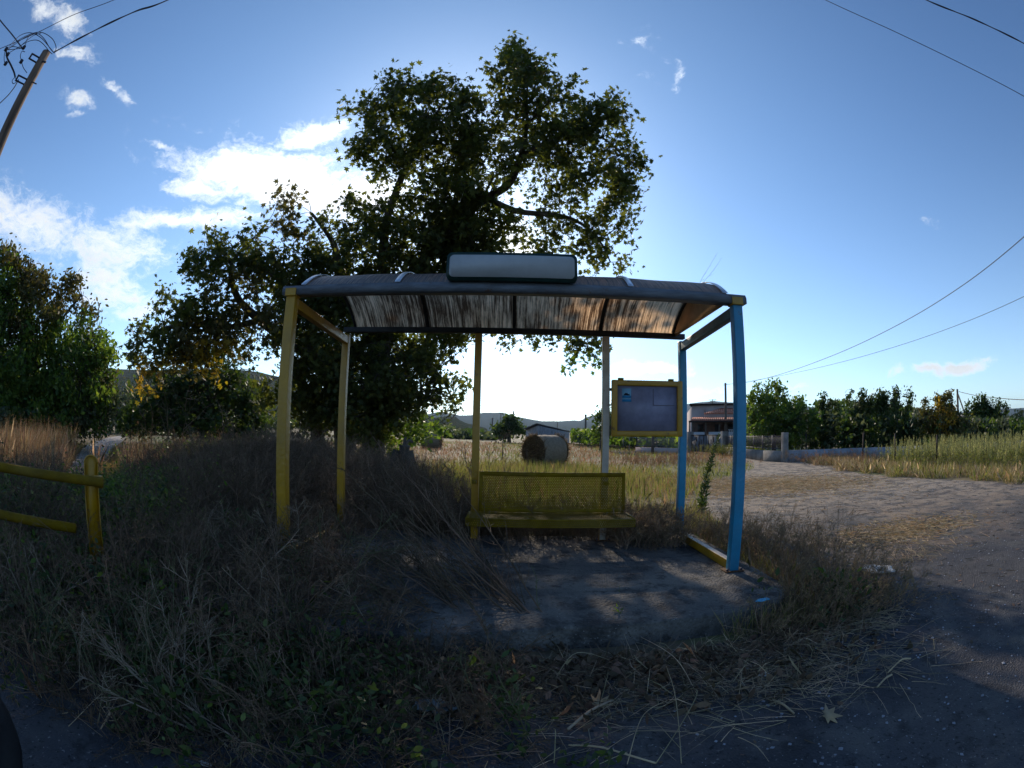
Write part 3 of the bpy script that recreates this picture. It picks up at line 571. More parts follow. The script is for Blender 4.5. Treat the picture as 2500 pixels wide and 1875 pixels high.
loops = [[(17, 120), (30, 105), (50, 86), (75, 80), (100, 92), (118, 112), (131, 128)], [(28, 115), (60, 92), (90, 82), (108, 95), (122, 118), (133, 130)], [(22, 118), (45, 98), (80, 81), (105, 80), (128, 95), (137, 115), (134, 125)],
         [(50, 112), (70, 101), (90, 98), (105, 107), (120, 125), (128, 132)], [(18, 122), (30, 114), (50, 117), (52, 118), (35, 120), (16, 122)], [(12, 125), (10, 145), (14, 158), (18, 152)], [(62, 116), (64, 102), (70, 90), (85, 80)],
         [(66, 178), (57, 165), (52, 148), (50, 135), (54, 125), (61, 127)], [(38, 188), (30, 196), (32, 204), (39, 200), (38, 190)], [(24, 128), (50, 112), (80, 88), (100, 81)]]
for i, lp in enumerate(loops): cb.add(*curve_tube([near(u, v, HD-.15-.05*(i % 3)) for u, v in lp], .008, 26))
cb.add(*curve_tube([near(u, v, HD-.2) for u, v in [(15, 120), (17, 140), (26, 158), (34, 176), (37, 189)]], .02, 20))
for u, v in ((15, 120), (19, 133), (58, 116), (14, 155), (52, 150)): p = near(u, v, HD-.2); cb.box(p-.035, p+.035, bev=.01)
cb.build('cable_coil', MT['wire'], up_)
def wire(name, pts, r, label, tw=0, n=60):
    """span through the given 3-D points; tw > 0 twists a second strand round the first"""
    V, F = curve_tube(pts, r, n, 5); b = MB().add(V, F)
    if tw:
        pts = np.array(pts); c = np.array([V[i*5:i*5+5].mean(0) for i in range(n)]); L_ = np.concatenate([[0], np.cumsum(np.linalg.norm(np.diff(c, axis=0), axis=1))])
        nn = 240; cc = np.stack([np.interp(np.linspace(0, L_[-1], nn), L_, c[:, k]) for k in range(3)], -1); t = norm(np.gradient(cc, axis=0)); x = norm(np.cross(t, [0, 0, 1.])); y = np.cross(t, x); a = np.linspace(0, L_[-1]*4, nn)[:, None]
        b.add(*tube1(cc+tw*(np.cos(a)*x+np.sin(a)*y), r*.8, 4))
        b.add(*tube1(cc-tw*(np.cos(a)*x+np.sin(a)*y), r*.8, 4))
    o = b.build(name, MT['wire']); tag(o, label, 'power line', 'overhead cables'); return o
wire('power_line', [near(131, 128, HD-.1), near(160, 112, 8.9), near(230, 75, 8.3), near(330, 28, 7.6), near(420, -5, 7.1), near(700, -120, 6.2)], .014, 'thick twisted black cable leaving the leaning-looking pole top rightward', .012)
wire('power_line', [near(-60, 142, 10.5), near(0, 119, 10.2), near(90, 80, 9.7), near(180, 36, 9.2), near(275, 1, 8.7), near(420, -60, 8)], .009, 'thin cable passing just above the coils of the wooden pole')
wire('power_line', [near(54, 117, HD-.05), near(30, 85, 9.6), near(0, 49, 10.2), near(-60, -30, 11)], .015, 'straight dark cable running from the pole top to the upper left corner')
wire('power_line', [near(45, 195, HD-.05), near(30, 220, 9.9), near(0, 252, 11.4), near(-80, 330, 16)], .015, 'dark cable dropping from the lower bracket of the wooden pole leftward')
wire('power_line', [near(1850, -80, 9), near(2020, 2, 9.5), near(2180, 75, 10.2), near(2340, 152, 11), near(2500, 235, 12), near(2620, 305, 13)], .011, 'thin single cable curving across the upper right corner')
wire('power_line', [near(2150, -60, 8), near(2262, 0, 8.4), near(2380, 48, 9), near(2500, 106, 9.6), near(2620, 175, 10.5)], .014, 'thick twisted cable in the extreme upper right corner', .012)
wire('power_line', [near(1765, 938, 42), near(1820, 934, 38), near(1911, 912, 34), near(2050, 861, 28), near(2200, 789, 23), near(2350, 697, 19), near(2500, 578, 16), near(2600, 480, 14)], .016, 'upper of two cables rising from behind the blue post to the right edge')
wire('power_line', [near(1765, 941, 42), near(1911, 916, 34), near(2050, 885, 28), near(2200, 842, 24), near(2350, 789, 20), near(2500, 724, 17), near(2600, 670, 15)], .010, 'lower of two cables rising from behind the blue post to the right edge')
wire('power_line', [near(2341, 956, 58), near(2380, 965, 52), near(2440, 972, 46), near(2500, 976, 41), near(2600, 975, 36)], .03, 'sagging cable from the braced far pole to the right edge')
# distant poles
def far_pole(u, vt, vb, r, label, brace=None, rad=.09, cross=False):
    hd = r; x, y, z = pole_xy(u, vt, hd); o = empty('utility_pole', (x, y, 0), label, 'utility pole', 'wooden utility poles')
    MB().tube([(x, y, 0), (x, y, z/2), (x, y, z)], [rad*1.3, rad*1.15, rad], 8).build('pole', MT['wood2'], o)
    if brace: p = np.array(pole_xy(*brace, hd-1)); p2 = p.copy(); p2[2] = 0; MB().tube([(x, y, z*.93), p2], rad*.8, 6).build('brace', MT['wood2'], o)
    if cross: MB().beam((x-.9, y, z-.25), (x+.9, y, z-.2), .1, .1).box((x-.75, y-.05, z-.2), (x-.65, y+.05, z+.05)).box((x+.65, y-.05, z-.15), (x+.75, y+.05, z+.1)).build('crossarm', MT['iron'], o)
far_pole(1771, 935, 1060, 41, 'slim pole beside the terracotta-roofed house', rad=.09)
far_pole(2337, 950, 1060, 58, 'braced pole among the orchard trees at far right', brace=(2375, 1060), rad=.12)
far_pole(1254, 1004, 1070, 110, 'far pole standing behind the rounded tree', rad=.14)
far_pole(1202, 1020, 1070, 90, 'far pole left of the rounded tree with pale tip', rad=.11)
far_pole(1430, 1012, 1085, 60, 'tall far pole right of the hay bale', rad=.11)
far_pole(1361, 1030, 1050, 150, 'thin far pole above the shed roof', rad=.1)
far_pole(1223, 1008, 1050, 170, 'far pole with crossarm in front of the hills', rad=.13, cross=True)

# ---------------------------------------------------------------- hills
MT['hill1'] = mat('wooded_far_hill', (.05, .06, .04), .95, scale=.004, col2=(.03, .04, .026), detail=8, spec=0)
MT['hill2'] = mat('scrub_hill', (.05, .05, .026), .95, scale=.03, col2=(.022, .035, .014), detail=10, thr=(.42, .58), spec=0)
def hill(name, ridge, dist, m, depth=.45, seed=0):
    """ridge profile (u, v) at a distance; real terrain sloping down to the plain on both sides"""
    r_ = np.random.default_rng(seed); us = np.array([a for a, b in ridge], float); vs = np.array([b for a, b in ridge], float)
    n = 120; U = np.linspace(us[0], us[-1], n); Vv = np.interp(U, us, vs)+np.convolve(r_.normal(size=n+8), np.ones(5)/5, 'same')[4:-4]*1.0
    rows = []
    ts = [1-depth, 1-depth*.72, 1-depth*.5, 1-depth*.28, 1-depth*.12, 1, 1+depth*.3, 1+depth*.7]; hs = [-.02, .3, .52, .74, .9, 1, .6, -.02]
    for t, h in zip(ts, hs):
        row = []
        for i, (u, v) in enumerate(zip(U, Vv)):
            a, e = azel(u, v); z = CAM[2]+dist*math.tan(e); nz = .12*math.sin(i*.55+t*9+seed)+.08*math.sin(i*1.3+t*17)
            hh = h if h in (1, -.02) else h*(1+nz*(1-h))
            row.append((CAM[0]+dist*t*math.sin(a), CAM[1]+dist*t*math.cos(a), z*hh if h > 0 else -3))
        rows.append(row)
    V = np.array(rows).reshape(-1, 3); F = [(i*n+j, i*n+j+1, (i+1)*n+j+1, (i+1)*n+j) for i in range(len(ts)-1) for j in range(n-1)]
    o = mk(name, V, F, m, smooth=True); tag(o, kind='structure')
hill('hills', [(1010, 1040), (1040, 1012), (1072, 1005), (1121, 1014), (1154, 1013), (1180, 1008), (1227, 1007), (1262, 1018), (1321, 1028), (1368, 1029), (1401, 1026), (1448, 1030), (1500, 1032), (1560, 1030)], 3200, MT['hill1'], .4, 1)
hill('hills', [(1330, 1045), (1400, 1036), (1440, 1015), (1455, 1014), (1480, 1010), (1560, 1000), (1640, 992), (1690, 984), (1740, 979), (1790, 983), (1870, 988), (1960, 992), (2050, 1000), (2150, 1010), (2260, 1012), (2330, 1008), (2400, 1002), (2440, 998), (2500, 995), (2600, 990), (2700, 1010)], 4200, MT['hill1'], .3, 2)
hill('hills', [(-200, 930), (0, 912), (150, 905), (266, 900), (345, 903), (450, 905), (560, 900), (633, 908), (671, 917), (760, 940), (850, 960), (950, 990), (1030, 1005), (1075, 1030), (1110, 1043)], 1100, MT['hill2'], .6, 3)
hill('hills', [(985, 1045), (1010, 1034), (1050, 1022), (1093, 1015), (1112, 1018), (1133, 1032), (1154, 1036), (1190, 1046)], 800, MT['hill2'], .4, 4)
# ---------------------------------------------------------------- trees
def maple(k=5):
    out = []
    for ang, r in [(-90, .12), (-62, .42), (-35, .30), (-8, .78), (18, .40), (42, .85), (66, .48), (90, 1.0), (114, .48), (138, .85), (162, .40), (188, .78), (215, .30), (242, .42)]:
        a = math.radians(ang); out.append((r*math.cos(a)*.55, r*math.sin(a)*.55))
    return out
STAR = maple()
OVAL = [(0, -.5), (.22, -.2), (.24, .12), (0, .55), (-.24, .12), (-.22, -.2)]
NARROW = [(0, -.5), (.1, -.1), (.08, .2), (0, .55), (-.08, .2), (-.1, -.1)]
def resample(pts, rad, step):
    pts = np.array(pts); seg = np.linalg.norm(np.diff(pts, axis=0), axis=1); s = np.concatenate([[0], np.cumsum(seg)]); n = max(4, int(s[-1]/step))
    t = np.linspace(0, s[-1], n); return np.stack([np.interp(t, s, pts[:, k]) for k in range(3)], -1), np.interp(t, s, rad)
def tree(label, limbs, lobes, leaf, per, spread, shape=STAR, mats=('leaf',), group=None, dens=6., bark='bark', name='tree', wig=.05, twig=.012, cat='tree', ground=True, hole=0.):
    """limbs: lists of (u, v, distance, radius); lobes: (u, v, radius px, distance, material index, density factor)"""
    b0 = P(*limbs[0][0][:3]); root = empty(name, (b0[0], b0[1], 0), label, cat, group)
    tb = MB(); SK = []; SR = []
    for li, lb in enumerate(limbs):
        pts = [P(u, v, d) for u, v, d, r in lb]; rad = [r for *_, r in lb]
        if li == 0 and ground: pts[0][2] = -.1
        pp_, rr = resample(pts, rad, .3); w = np.cumsum(rng.normal(size=pp_.shape)*wig*.35, axis=0); w -= np.linspace(0, 1, len(w))[:, None]*w[-1]; pp_ = pp_+w*np.minimum(1, np.arange(len(w))/4)[:, None]
        if len(pp_) > 6: pp_[1:-1] = (pp_[:-2]+pp_[1:-1]*2+pp_[2:])/4
        tb.tube(pp_, rr, 9 if rr.max() > .1 else 5); SK.append(pp_); SR.append(rr)
    tb.build('trunk', MT[bark], root, smooth=True)
    SK = np.concatenate(SK); SR = np.concatenate(SR)
    C = []; CM = []
    for lb in lobes:
        u, v, rp, d = lb[:4]; mi = lb[4] if len(lb) > 4 else 0; df = lb[5] if len(lb) > 5 else 1
        R = rp*d/FPX; n = max(1, int(dens*math.pi*R*R*df)); c = P(u, v, d); q = rnd_dirs(n)*(rng.random(n)**.42)[:, None]*R
        dd = ray(u, v); q = q+dd*(q@dd)[:, None]*.5
        C.append(c+q); CM.append(np.full(n, mi))
    C = np.concatenate(C); CM = np.concatenate(CM); C[:, 2] = np.maximum(C[:, 2], .15); nC = len(C)
    # twigs: every cluster hangs on the nearest limb by a curved twig
    best = np.empty(nC, int)
    for i in range(0, nC, 400): best[i:i+400] = np.argmin(((C[i:i+400, None]-SK[None])**2).sum(-1)+.0*SR, axis=1)
    A = SK[best]; m = 6; t = np.linspace(0, 1, m)[None, :, None]; L_ = np.linalg.norm(C-A, axis=1)
    side = rnd_dirs(nC)*(L_*.16)[:, None]
    PT = A[:, None]*(1-t)+C[:, None]*t+side[:, None]*np.sin(t*math.pi)+np.array([0, 0, 1.])*(L_[:, None, None]*.12)*np.sin(t*math.pi)
    R_ = np.clip(L_*.012, twig, .06)[:, None]*np.linspace(1, .3, m)[None]
    B = Bag(); B.tubes(PT, R_, 3)
    ns = 4; tip = (C[:, None]+rnd_dirs(nC*ns).reshape(nC, ns, 3)*spread*1.1).reshape(-1, 3); st = np.repeat(PT[:, 4], ns, axis=0); t3 = np.linspace(0, 1, 3)[None, :, None]
    P3 = st[:, None]*(1-t3)+tip[:, None]*t3+rng.normal(size=(len(st), 1, 3))*.03*np.sin(t3*math.pi)
    B.tubes(P3, np.broadcast_to(np.array([.6, .4, .2])*twig, (len(st), 3)), 3)
    B.build('branches', MT[bark], root)['kind'] = 'stuff'      # hundreds of twigs
    # leaves in loose bunches around the twig ends
    n = nC*per; idx = np.repeat(np.arange(nC), per); tp = tip.reshape(nC, ns, 3)[idx, rng.integers(0, ns, n)]
    f = rng.random(n)[:, None]; pos = C[idx]*(1-f)+tp*f+rng.normal(size=(n, 3))*spread*.42
    K = Bag(); nr = rnd_dirs(n)+np.array([0, 0, .5]); nr = norm(nr); upv = np.tile(np.array([0, 0, -1.]), (n, 1))+rng.normal(size=(n, 3))*1.1
    sz = leaf*(.4+.95*rng.random(n)); pos[:, 2] = np.maximum(pos[:, 2], .05)
    K.leaves(pos, sz, shape, CM[idx], nr, upv); K.build('crown', [MT[x] for x in mats], root)
    return root
S = 2500/2212
def D_(lst): return [tuple([a*S, b*S, c*S]+list(r)) for a, b, c, *r in lst]
big_limbs = [
 [(905, 1105, 16.5, .42), (922, 1000, 16.2, .33), (930, 880, 15.9, .28), (955, 770, 15.6, .25), (1010, 665, 15.2, .20), (1090, 565, 14.9, .16), (1180, 480, 14.6, .13), (1250, 445, 14.3, .11), (1272, 380, 14.2, .08), (1290, 300, 14.2, .05), (1290, 180, 14.2, .02)],
 [(955, 770, 15.6, .2), (935, 660, 15.3, .16), (950, 530, 15, .12), (1000, 410, 14.7, .09), (1050, 320, 14.6, .06), (1090, 240, 14.5, .03)],
 [(1000, 410, 14.7, .07), (940, 330, 14.4, .05), (890, 290, 14.3, .03)],
 [(845, 1100, 16.8, .36), (832, 990, 16.5, .3), (800, 905, 16.2, .23), (745, 850, 15.9, .19), (690, 820, 15.5, .16), (640, 780, 15.1, .14), (590, 740, 14.7, .11), (566, 690, 14.4, .09), (560, 640, 14.2, .06), (620, 580, 14, .03)],
 [(640, 780, 15.1, .1), (560, 800, 14.5, .08), (470, 790, 14, .06), (390, 800, 13.6, .04), (310, 870, 13.3, .02)],
 [(780, 1095, 17, .25), (765, 990, 16.8, .2), (720, 900, 16.4, .16), (690, 830, 15.9, .12), (700, 740, 15.6, .09), (740, 650, 15.4, .06)],
 [(932, 880, 15.9, .2), (870, 770, 15.6, .15), (830, 670, 15.3, .12), (810, 590, 15, .08), (760, 520, 14.8, .04)],
 [(1180, 480, 14.6, .1), (1260, 517, 14.2, .09), (1330, 517, 13.9, .075), (1408, 530, 13.7, .05), (1470, 590, 13.5, .03), (1490, 640, 13.4, .02)],
 [(1180, 480, 14.6, .1), (1100, 460, 14.3, .07), (1040, 430, 14.1, .04)],
 [(1100, 560, 14.8, .1), (1200, 640, 14, .07), (1300, 730, 13.6, .05), (1390, 790, 13.2, .025), (1420, 840, 13.1, .015)],
 [(1272, 380, 14.2, .07), (1370, 330, 14, .05), (1470, 330, 13.9, .03), (1540, 400, 13.8, .02)],
 [(930, 880, 15.9, .12), (990, 870, 15.4, .08), (1060, 900, 14.9, .05), (1100, 960, 14.7, .03), (1115, 1000, 14.6, .015)],
 [(1290, 300, 14.2, .04), (1370, 220, 14.1, .02)],
]
big_lobes = D_([
 (1118, 165, 75, 14.2), (1110, 112, 38, 14.2, 0, 1.), (1113, 96, 18, 14.2, 0, 1.3), (850, 190, 26, 14.3, 0, .9), (925, 195, 30, 14.3, 0, .9), (1000, 245, 115, 14.5), (885, 260, 105, 14.4), (795, 250, 50, 14.3, 0, .8), (870, 185, 38, 14.4, 0, .7), (790, 325, 55, 14.4), (1195, 250, 115, 14.2), (1300, 250, 65, 14), (1050, 360, 125, 14.6), (1220, 350, 100, 14),
 (1325, 360, 62, 13.8), (1340, 420, 52, 13.7), (1315, 480, 52, 13.6), (1335, 300, 30, 13.8, 0, .7), (1380, 350, 20, 13.8, 0, .7), (920, 370, 95, 14.7), (820, 385, 50, 14.7, 0, .6), (1130, 470, 70, 14.3, 0, .5), (1230, 470, 70, 13.9, 0, .45), (1290, 545, 48, 13.6), (1190, 530, 50, 13.8, 0, .7), (1340, 560, 22, 13.5, 0, .6), (1180, 200, 60, 14.1, 3, .25), (1010, 200, 50, 14.3, 3, .2),
 (910, 500, 105, 15), (1010, 490, 88, 14.6), (800, 510, 100, 15.2), (700, 545, 85, 15.2), (620, 480, 52, 14.2, 3, .75), (600, 440, 22, 14.2, 3, .6), (555, 545, 70, 14.2), (475, 560, 72, 13.9), (425, 590, 45, 13.7, 0, .8), (620, 640, 100, 14.9), (510, 665, 105, 14.2, 1, .8), (405, 690, 65, 13.6), (350, 660, 28, 13.4, 0, .5), (345, 725, 55, 13.5), (300, 755, 35, 13.3, 0, .7), (275, 775, 22, 13.3, 0, .6),
 (385, 755, 55, 13.5, 1, 1), (340, 800, 28, 13.1, 2, 1.1), (430, 775, 40, 13.2, 2, .9), (430, 765, 45, 13.9, 1, .9), (485, 755, 34, 13.2, 2, 1.), (315, 845, 15, 13.4, 2, .9), (470, 720, 45, 13.8, 1, 1),
 (1040, 545, 55, 14.4), (985, 500, 80, 14.9, 0, 1.5), (930, 560, 80, 14.9, 0, 1.2), (1050, 580, 60, 14.5, 0, 1.5), (1130, 640, 60, 14, 0, 1.6), (760, 640, 105, 15.8), (880, 650, 105, 15.6), (970, 620, 80, 15), (650, 740, 75, 15.6), (710, 800, 80, 16.2), (860, 780, 100, 15.7), (770, 760, 70, 16.2), (800, 880, 75, 16.6), (930, 760, 75, 15.1), (985, 720, 50, 14.8, 0, .8), (940, 850, 45, 14.8, 0, .7), (975, 815, 38, 14.7, 0, .7), (990, 870, 18, 14.6, 0, .8), (760, 820, 80, 14.8), (840, 825, 70, 14.8), (700, 770, 70, 14.9), (880, 870, 50, 14.8), (790, 915, 60, 15), (720, 700, 70, 15), (640, 600, 60, 14.8), (700, 640, 80, 15), (680, 850, 65, 15.9, 0, 1), (640, 900, 50, 16, 0, 1), (740, 900, 60, 15.8), (760, 850, 60, 15.6), (600, 850, 50, 15.8, 0, .9), (870, 860, 60, 15.2), (900, 920, 50, 15.4, 4, .9), (840, 950, 40, 15.8, 4, .9), (700, 900, 50, 16.6, 0, .8),  # denser lobes, some unseen behind the roof, added to shade pad and bench
 (1110, 735, 22, 13.5, 0, .8), (1165, 722, 30, 13.5, 0, .8), (1225, 735, 34, 13.4, 0, .9), (1280, 735, 36, 13.3, 0, .9), (1238, 775, 18, 13.3, 4, .9), (1290, 775, 16, 13.2, 4, .9), (1200, 640, 60, 13.8, 0, .8), (1290, 640, 50, 13.5, 0, .8), (1080, 660, 60, 14, 0, .8),
])
tree('large plane tree with two thick leaning trunks and a tall wide crown behind the shelter', [[(u, v, d, r) for u, v, d, r in l] for l in big_limbs], big_lobes, .205, 54, .33, STAR, ('leaf', 'leafb', 'leafy', 'leafb', 'leafg'), dens=6.9, name='plane_tree')
# second, darker tree under the big tree's left branches
tree('dark low tree beneath the yellowing left branches of the plane tree', [[(520, 1060, 20, .16), (515, 980, 20, .12), (500, 920, 20, .08), (480, 870, 20, .04)], [(515, 980, 20, .07), (560, 930, 20, .05), (590, 900, 20, .03)]],
     D_([(440, 850, 70, 20), (500, 870, 62, 20), (380, 870, 60, 20), (470, 790, 50, 20), (420, 920, 70, 19.5), (510, 920, 50, 19.5), (340, 900, 50, 20), (360, 830, 40, 20), (310, 870, 40, 21), (290, 920, 40, 21), (540, 860, 45, 20), (560, 930, 50, 20)]), .26, 34, .4, STAR, ('leafd',), dens=6.5, name='tree')
lt_limbs = [[(90, 1050, 17.8, .16), (95, 960, 17.8, .13), (85, 860, 17.8, .1), (65, 760, 17.8, .07), (50, 680, 17.8, .04), (45, 620, 17.8, .02)], [(85, 860, 17.8, .07), (150, 780, 17.6, .05), (200, 720, 17.6, .03)], [(85, 900, 17.8, .07), (180, 860, 17.3, .05), (240, 800, 17.3, .02)], [(65, 760, 17.8, .05), (0, 700, 17.9, .04), (-80, 640, 17.9, .02)]]
tree('tall dark green tree over dry grass at the left edge', lt_limbs,
     D_([(20, 560, 42, 17.8, 2, .7), (70, 590, 42, 17.8, 2, .7), (17.8, 600, 20, 17.6, 0, .5), (0, 640, 80, 17.9), (80, 670, 75, 17.8, 2, .8), (145, 640, 38, 17.5, 2, .7), (185, 680, 32, 17.5, 2, .7), (60, 760, 95, 17.6), (150, 750, 70, 17.3), (205, 745, 32, 17.5), (215, 800, 32, 17.3, 2), (160, 830, 78, 17.0), (60, 850, 85, 17.3), (-30, 800, 90, 17.9), (-40, 700, 90, 18.2), (215, 860, 38, 17.2, 1), (190, 905, 40, 17.0, 1), (15.6, 910, 45, 16.9), (20, 890, 50, 17.3), (225, 780, 32, 17), (212, 850, 42, 17), (205, 900, 38, 17), (130, 880, 60, 16.8)]),
     .16, 80, .33, OVAL, ('leafg', 'leafo', 'leafb'), dens=9.5, name='tree')
tree('bushy tree closing the far end of the dirt track', [[(285, 1040, 33, .12), (285, 980, 33, .08), (280, 960, 33, .05)]], D_([(248, 880, 42, 33), (225, 850, 30, 31), (262, 910, 38, 33), (285, 880, 40, 34), (310, 910, 42, 34), (235, 930, 22, 31)]), .28, 26, .45, OVAL, ('leafo', 'leafd'), dens=3.2, name='tree')
# orchard behind the fence, right
def orchard(label, u, vt, vb, hw, r, mats, lobes=None, leaf=.19, per=46, shape=OVAL, dens=9, sprigs=0):
    k = hw; L = lobes or [(u-hw*.45, vt+(vb-vt)*.45, hw*.55, r), (u+hw*.45, vt+(vb-vt)*.5, hw*.55, r), (u, vt+hw*.6, hw*.6, r), (u, vt+(vb-vt)*.6, hw*.7, r), (u-hw*.55, vb-hw*.3, hw*.42, r), (u+hw*.5, vb-hw*.3, hw*.42, r), (u, vb-hw*.25, hw*.4, r)]
    for i in range(sprigs):
        x = u+hw*(rng.random()*1.7-.85); h = 22+rng.random()*34
        for q in range(4): L.append((x+q*1.2, vt+8-h*q/4+abs(x-u)/hw*14, 4.5-q*.7, r, 0, 2.2))
    limbs = [[(u, vb+25, r, .12), (u, vb-10, r, .09), (u+3, (vt+vb)/2, r, .06), (u, vt+14, r, .02)], [(u, vb-5, r, .05), (u-hw*.5, (vt+vb)/2, r, .03)], [(u, vb-5, r, .05), (u+hw*.5, (vt+vb)/2, r, .03)]]
    return tree(label, limbs, L, leaf, per, .26, shape, mats, dens=dens, name='tree', group='trees behind the right-hand fence', twig=.008)
orchard('broad walnut-like tree with long arching shoots, beside the house railing', 1890, 975, 1085, 80, 29, ('leafg', 'leafd'), [(1860, 1000, 42, 29), (1905, 1010, 48, 29), (1950, 1015, 42, 29), (1860, 1045, 40, 29), (1920, 1050, 45, 29), (1975, 1045, 35, 29), (1865, 965, 26, 29, 0, .8), (1895, 945, 12, 29, 0, 1.2), (1900, 965, 20, 29, 0, .9), (1880, 930, 9, 29, 0, 1.2), (1848, 950, 12, 29, 0, 1), (1835, 975, 14, 29, 0, .9), (1945, 972, 10, 29, 0, 1.1), (1960, 985, 14, 29, 0, 1), (1900, 935, 7, 29, 0, 1.3), (1840, 1020, 22, 29), (1850, 1075, 20, 29)], leaf=.2)
orchard('green tree between the walnut-like tree and the dark row', 2010, 995, 1092, 46, 31, ('leafd', 'leafg'), sprigs=5)
orchard('dark leafy tree with upright shoots left of the rounded grey-green tree', 2085, 985, 1095, 50, 29, ('leafd', 'leafo'), sprigs=6)
orchard('rounded grey-green tree in the middle of the row', 2190, 980, 1095, 62, 28, ('leafd', 'leafo'), sprigs=9, per=44)
orchard('yellowing slender tree right of the rounded grey-green tree', 2300, 968, 1080, 52, 28, ('leafb', 'leafy'), [(2270, 1015, 30, 28), (2310, 1010, 36, 28), (2340, 1030, 28, 28), (2270, 1045, 24, 28), (2310, 1050, 30, 28), (2310, 975, 16, 28, 0, .9), (2322, 962, 9, 28, 0, 1), (2260, 985, 12, 28, 0, .8), (2285, 985, 12, 28, 0, .8), (2300, 1020, 48, 28, 1, .8), (2345, 1065, 14, 28)])
orchard('dark green tree right of the braced pole', 2395, 995, 1075, 48, 33, ('leafd', 'leafd'), sprigs=9)
orchard('low dark tree next to the braced pole', 2440, 1012, 1075, 36, 34, ('leafd', 'leafd'), sprigs=3)
orchard('olive-toned tree at the right edge of the orchard', 2490, 1005, 1075, 40, 33, ('leafo', 'leafd'))
orchard('last pale olive tree cut by the right edge', 2555, 1010, 1080, 42, 31, ('leafo', 'leafd'))
# middle distance
tree('rounded dark tree in front of the far hills, seen through the shelter', [[(1243, 1075, 62, .25), (1243, 1050, 62, .18), (1243, 1035, 62, .1)]], [(1243, 1034, 18, 62), (1225, 1044, 16, 62), (1262, 1044, 16, 62), (1243, 1052, 20, 62), (1270, 1054, 11, 62), (1216, 1054, 11, 62)], .42, 44, .55, OVAL, ('leafd',), dens=4.5, name='tree')
tree('tall narrow dark tree left of the cream post', [[(1468, 1085, 38, .16), (1470, 1040, 38, .1), (1472, 1010, 38, .05)]], [(1462, 1030, 14, 38), (1475, 1015, 15, 38), (1485, 1035, 18, 38), (1460, 1052, 15, 38), (1480, 1060, 18, 38), (1455, 1070, 12, 38, 1), (1480, 1000, 9, 38)], .27, 40, .4, OVAL, ('leafd', 'leafg'), dens=6, name='tree')
def shrub(label, u, v, rp, r, mats, leaf=.1, per=30, dens=7, dead=False, cat='shrub', lobes=None):
    x = P(u, v, r); lb = lobes or [(u, v-rp*.5, rp*.7, r), (u-rp*.5, v-rp*.2, rp*.55, r), (u+rp*.5, v-rp*.2, rp*.55, r)]
    return tree(label, [[(u, v+rp*.2, r, .03), (u, v-rp*.4, r, .015)]], lb, leaf, per, .2, OVAL, mats, dens=dens, name='shrub', cat=cat, twig=.006, wig=.02)
shrub('scraggly brown shrub left of the large hay bale', 1228, 1082, 26, 24, ('litter', 'leafo'), .09, 16, 8)
shrub('green shrub between the shed and the tall far pole', 1400, 1065, 20, 50, ('leafg',), .25, 18, 3)
shrub('small green shrub right of the tall far pole', 1445, 1075, 18, 40, ('leafg',), .2, 18, 3)
# hedgerow far across the field (one mass)
def hedge(name, pts, mats, leaf, n, label=None):
    B = Bag(); us = np.array([p[0] for p in pts], float); hs = np.array([p[1] for p in pts], float); bt = np.array([p[2] for p in pts], float); rs = np.array([p[3] for p in pts], float)
    U = us[0]+(us[-1]-us[0])*rng.random(n); top = np.interp(U, us, hs)-4*np.abs(np.sin(U*.21))*np.sin(U*.077); b_ = np.interp(U, us, bt); r = np.interp(U, us, rs)*(1+.07*rng.normal(size=n)); f = rng.random(n)**.8
    pos = np.array([P(a, bb+(t-bb)*ff, rr) for a, bb, t, ff, rr in zip(U, b_, top, f, r)]); pos[:, 2] = np.maximum(pos[:, 2], .1)
    mi = (np.sin(U*.09+1)+rng.normal(size=n)*.3 > .2).astype(int) if len(mats) > 1 else 0
    B.leaves(pos, leaf*(.6+.8*rng.random(n)), OVAL, mi); o = B.build(name, [MT[m] for m in mats]); tag(o, label, 'hedge', kind='stuff'); return o
hedge('hedgerow', [(980, 1050, 1072, 95), (1030, 1044, 1070, 95), (1080, 1046, 1070, 95), (1120, 1047, 1070, 90), (1160, 1052, 1070, 90), (1210, 1056, 1072, 85)], ('leafd', 'leafo'), .75, 9000, 'dark hedgerow along the far edge of the stubble field')
hedge('woodland', [(545, 985, 1040, 150), (620, 1010, 1045, 170), (680, 1020, 1050, 170), (760, 1030, 1050, 160), (900, 1036, 1052, 150), (1000, 1040, 1055, 150), (1110, 1042, 1055, 150)], ('leafo', 'leafd'), 1.2, 9000, 'pale scrub woodland at the foot of the left hill')
hedge('hedgerow', [(1825, 1010, 1095, 33), (1900, 1000, 1098, 33), (2000, 1005, 1098, 33), (2100, 1008, 1098, 32), (2200, 1010, 1095, 32), (2300, 1020, 1090, 32), (2400, 1020, 1080, 33), (2520, 1020, 1075, 33)], ('leafd', 'leafo'), .26, 14000, 'dark continuous foliage filling the gaps of the orchard row')
hedge('hedgerow', [(1395, 1052, 1080, 58), (1440, 1048, 1082, 55), (1490, 1050, 1085, 50), (1560, 1055, 1088, 46), (1660, 1062, 1092, 42)], ('leafg', 'leafd'), .4, 7000, 'green hedge behind the low fence wall near the house')
hedge('woodland', [(1990, 982, 1060, 75), (2050, 978, 1060, 75), (2150, 985, 1060, 75), (2250, 1000, 1060, 75), (2350, 1010, 1058, 75), (2450, 1020, 1055, 75), (2600, 1020, 1050, 75)], ('leafd', 'leafo'), .7, 8000, 'dark belt of trees behind the orchard')
hedge('undergrowth', [(-80, 1000, 1085, 16), (40, 995, 1080, 17), (120, 1000, 1075, 18), (180, 1005, 1070, 20), (215, 1010, 1065, 23)], ('leafd', 'leafo'), .13, 5000, 'dark undergrowth below the left-hand tree')
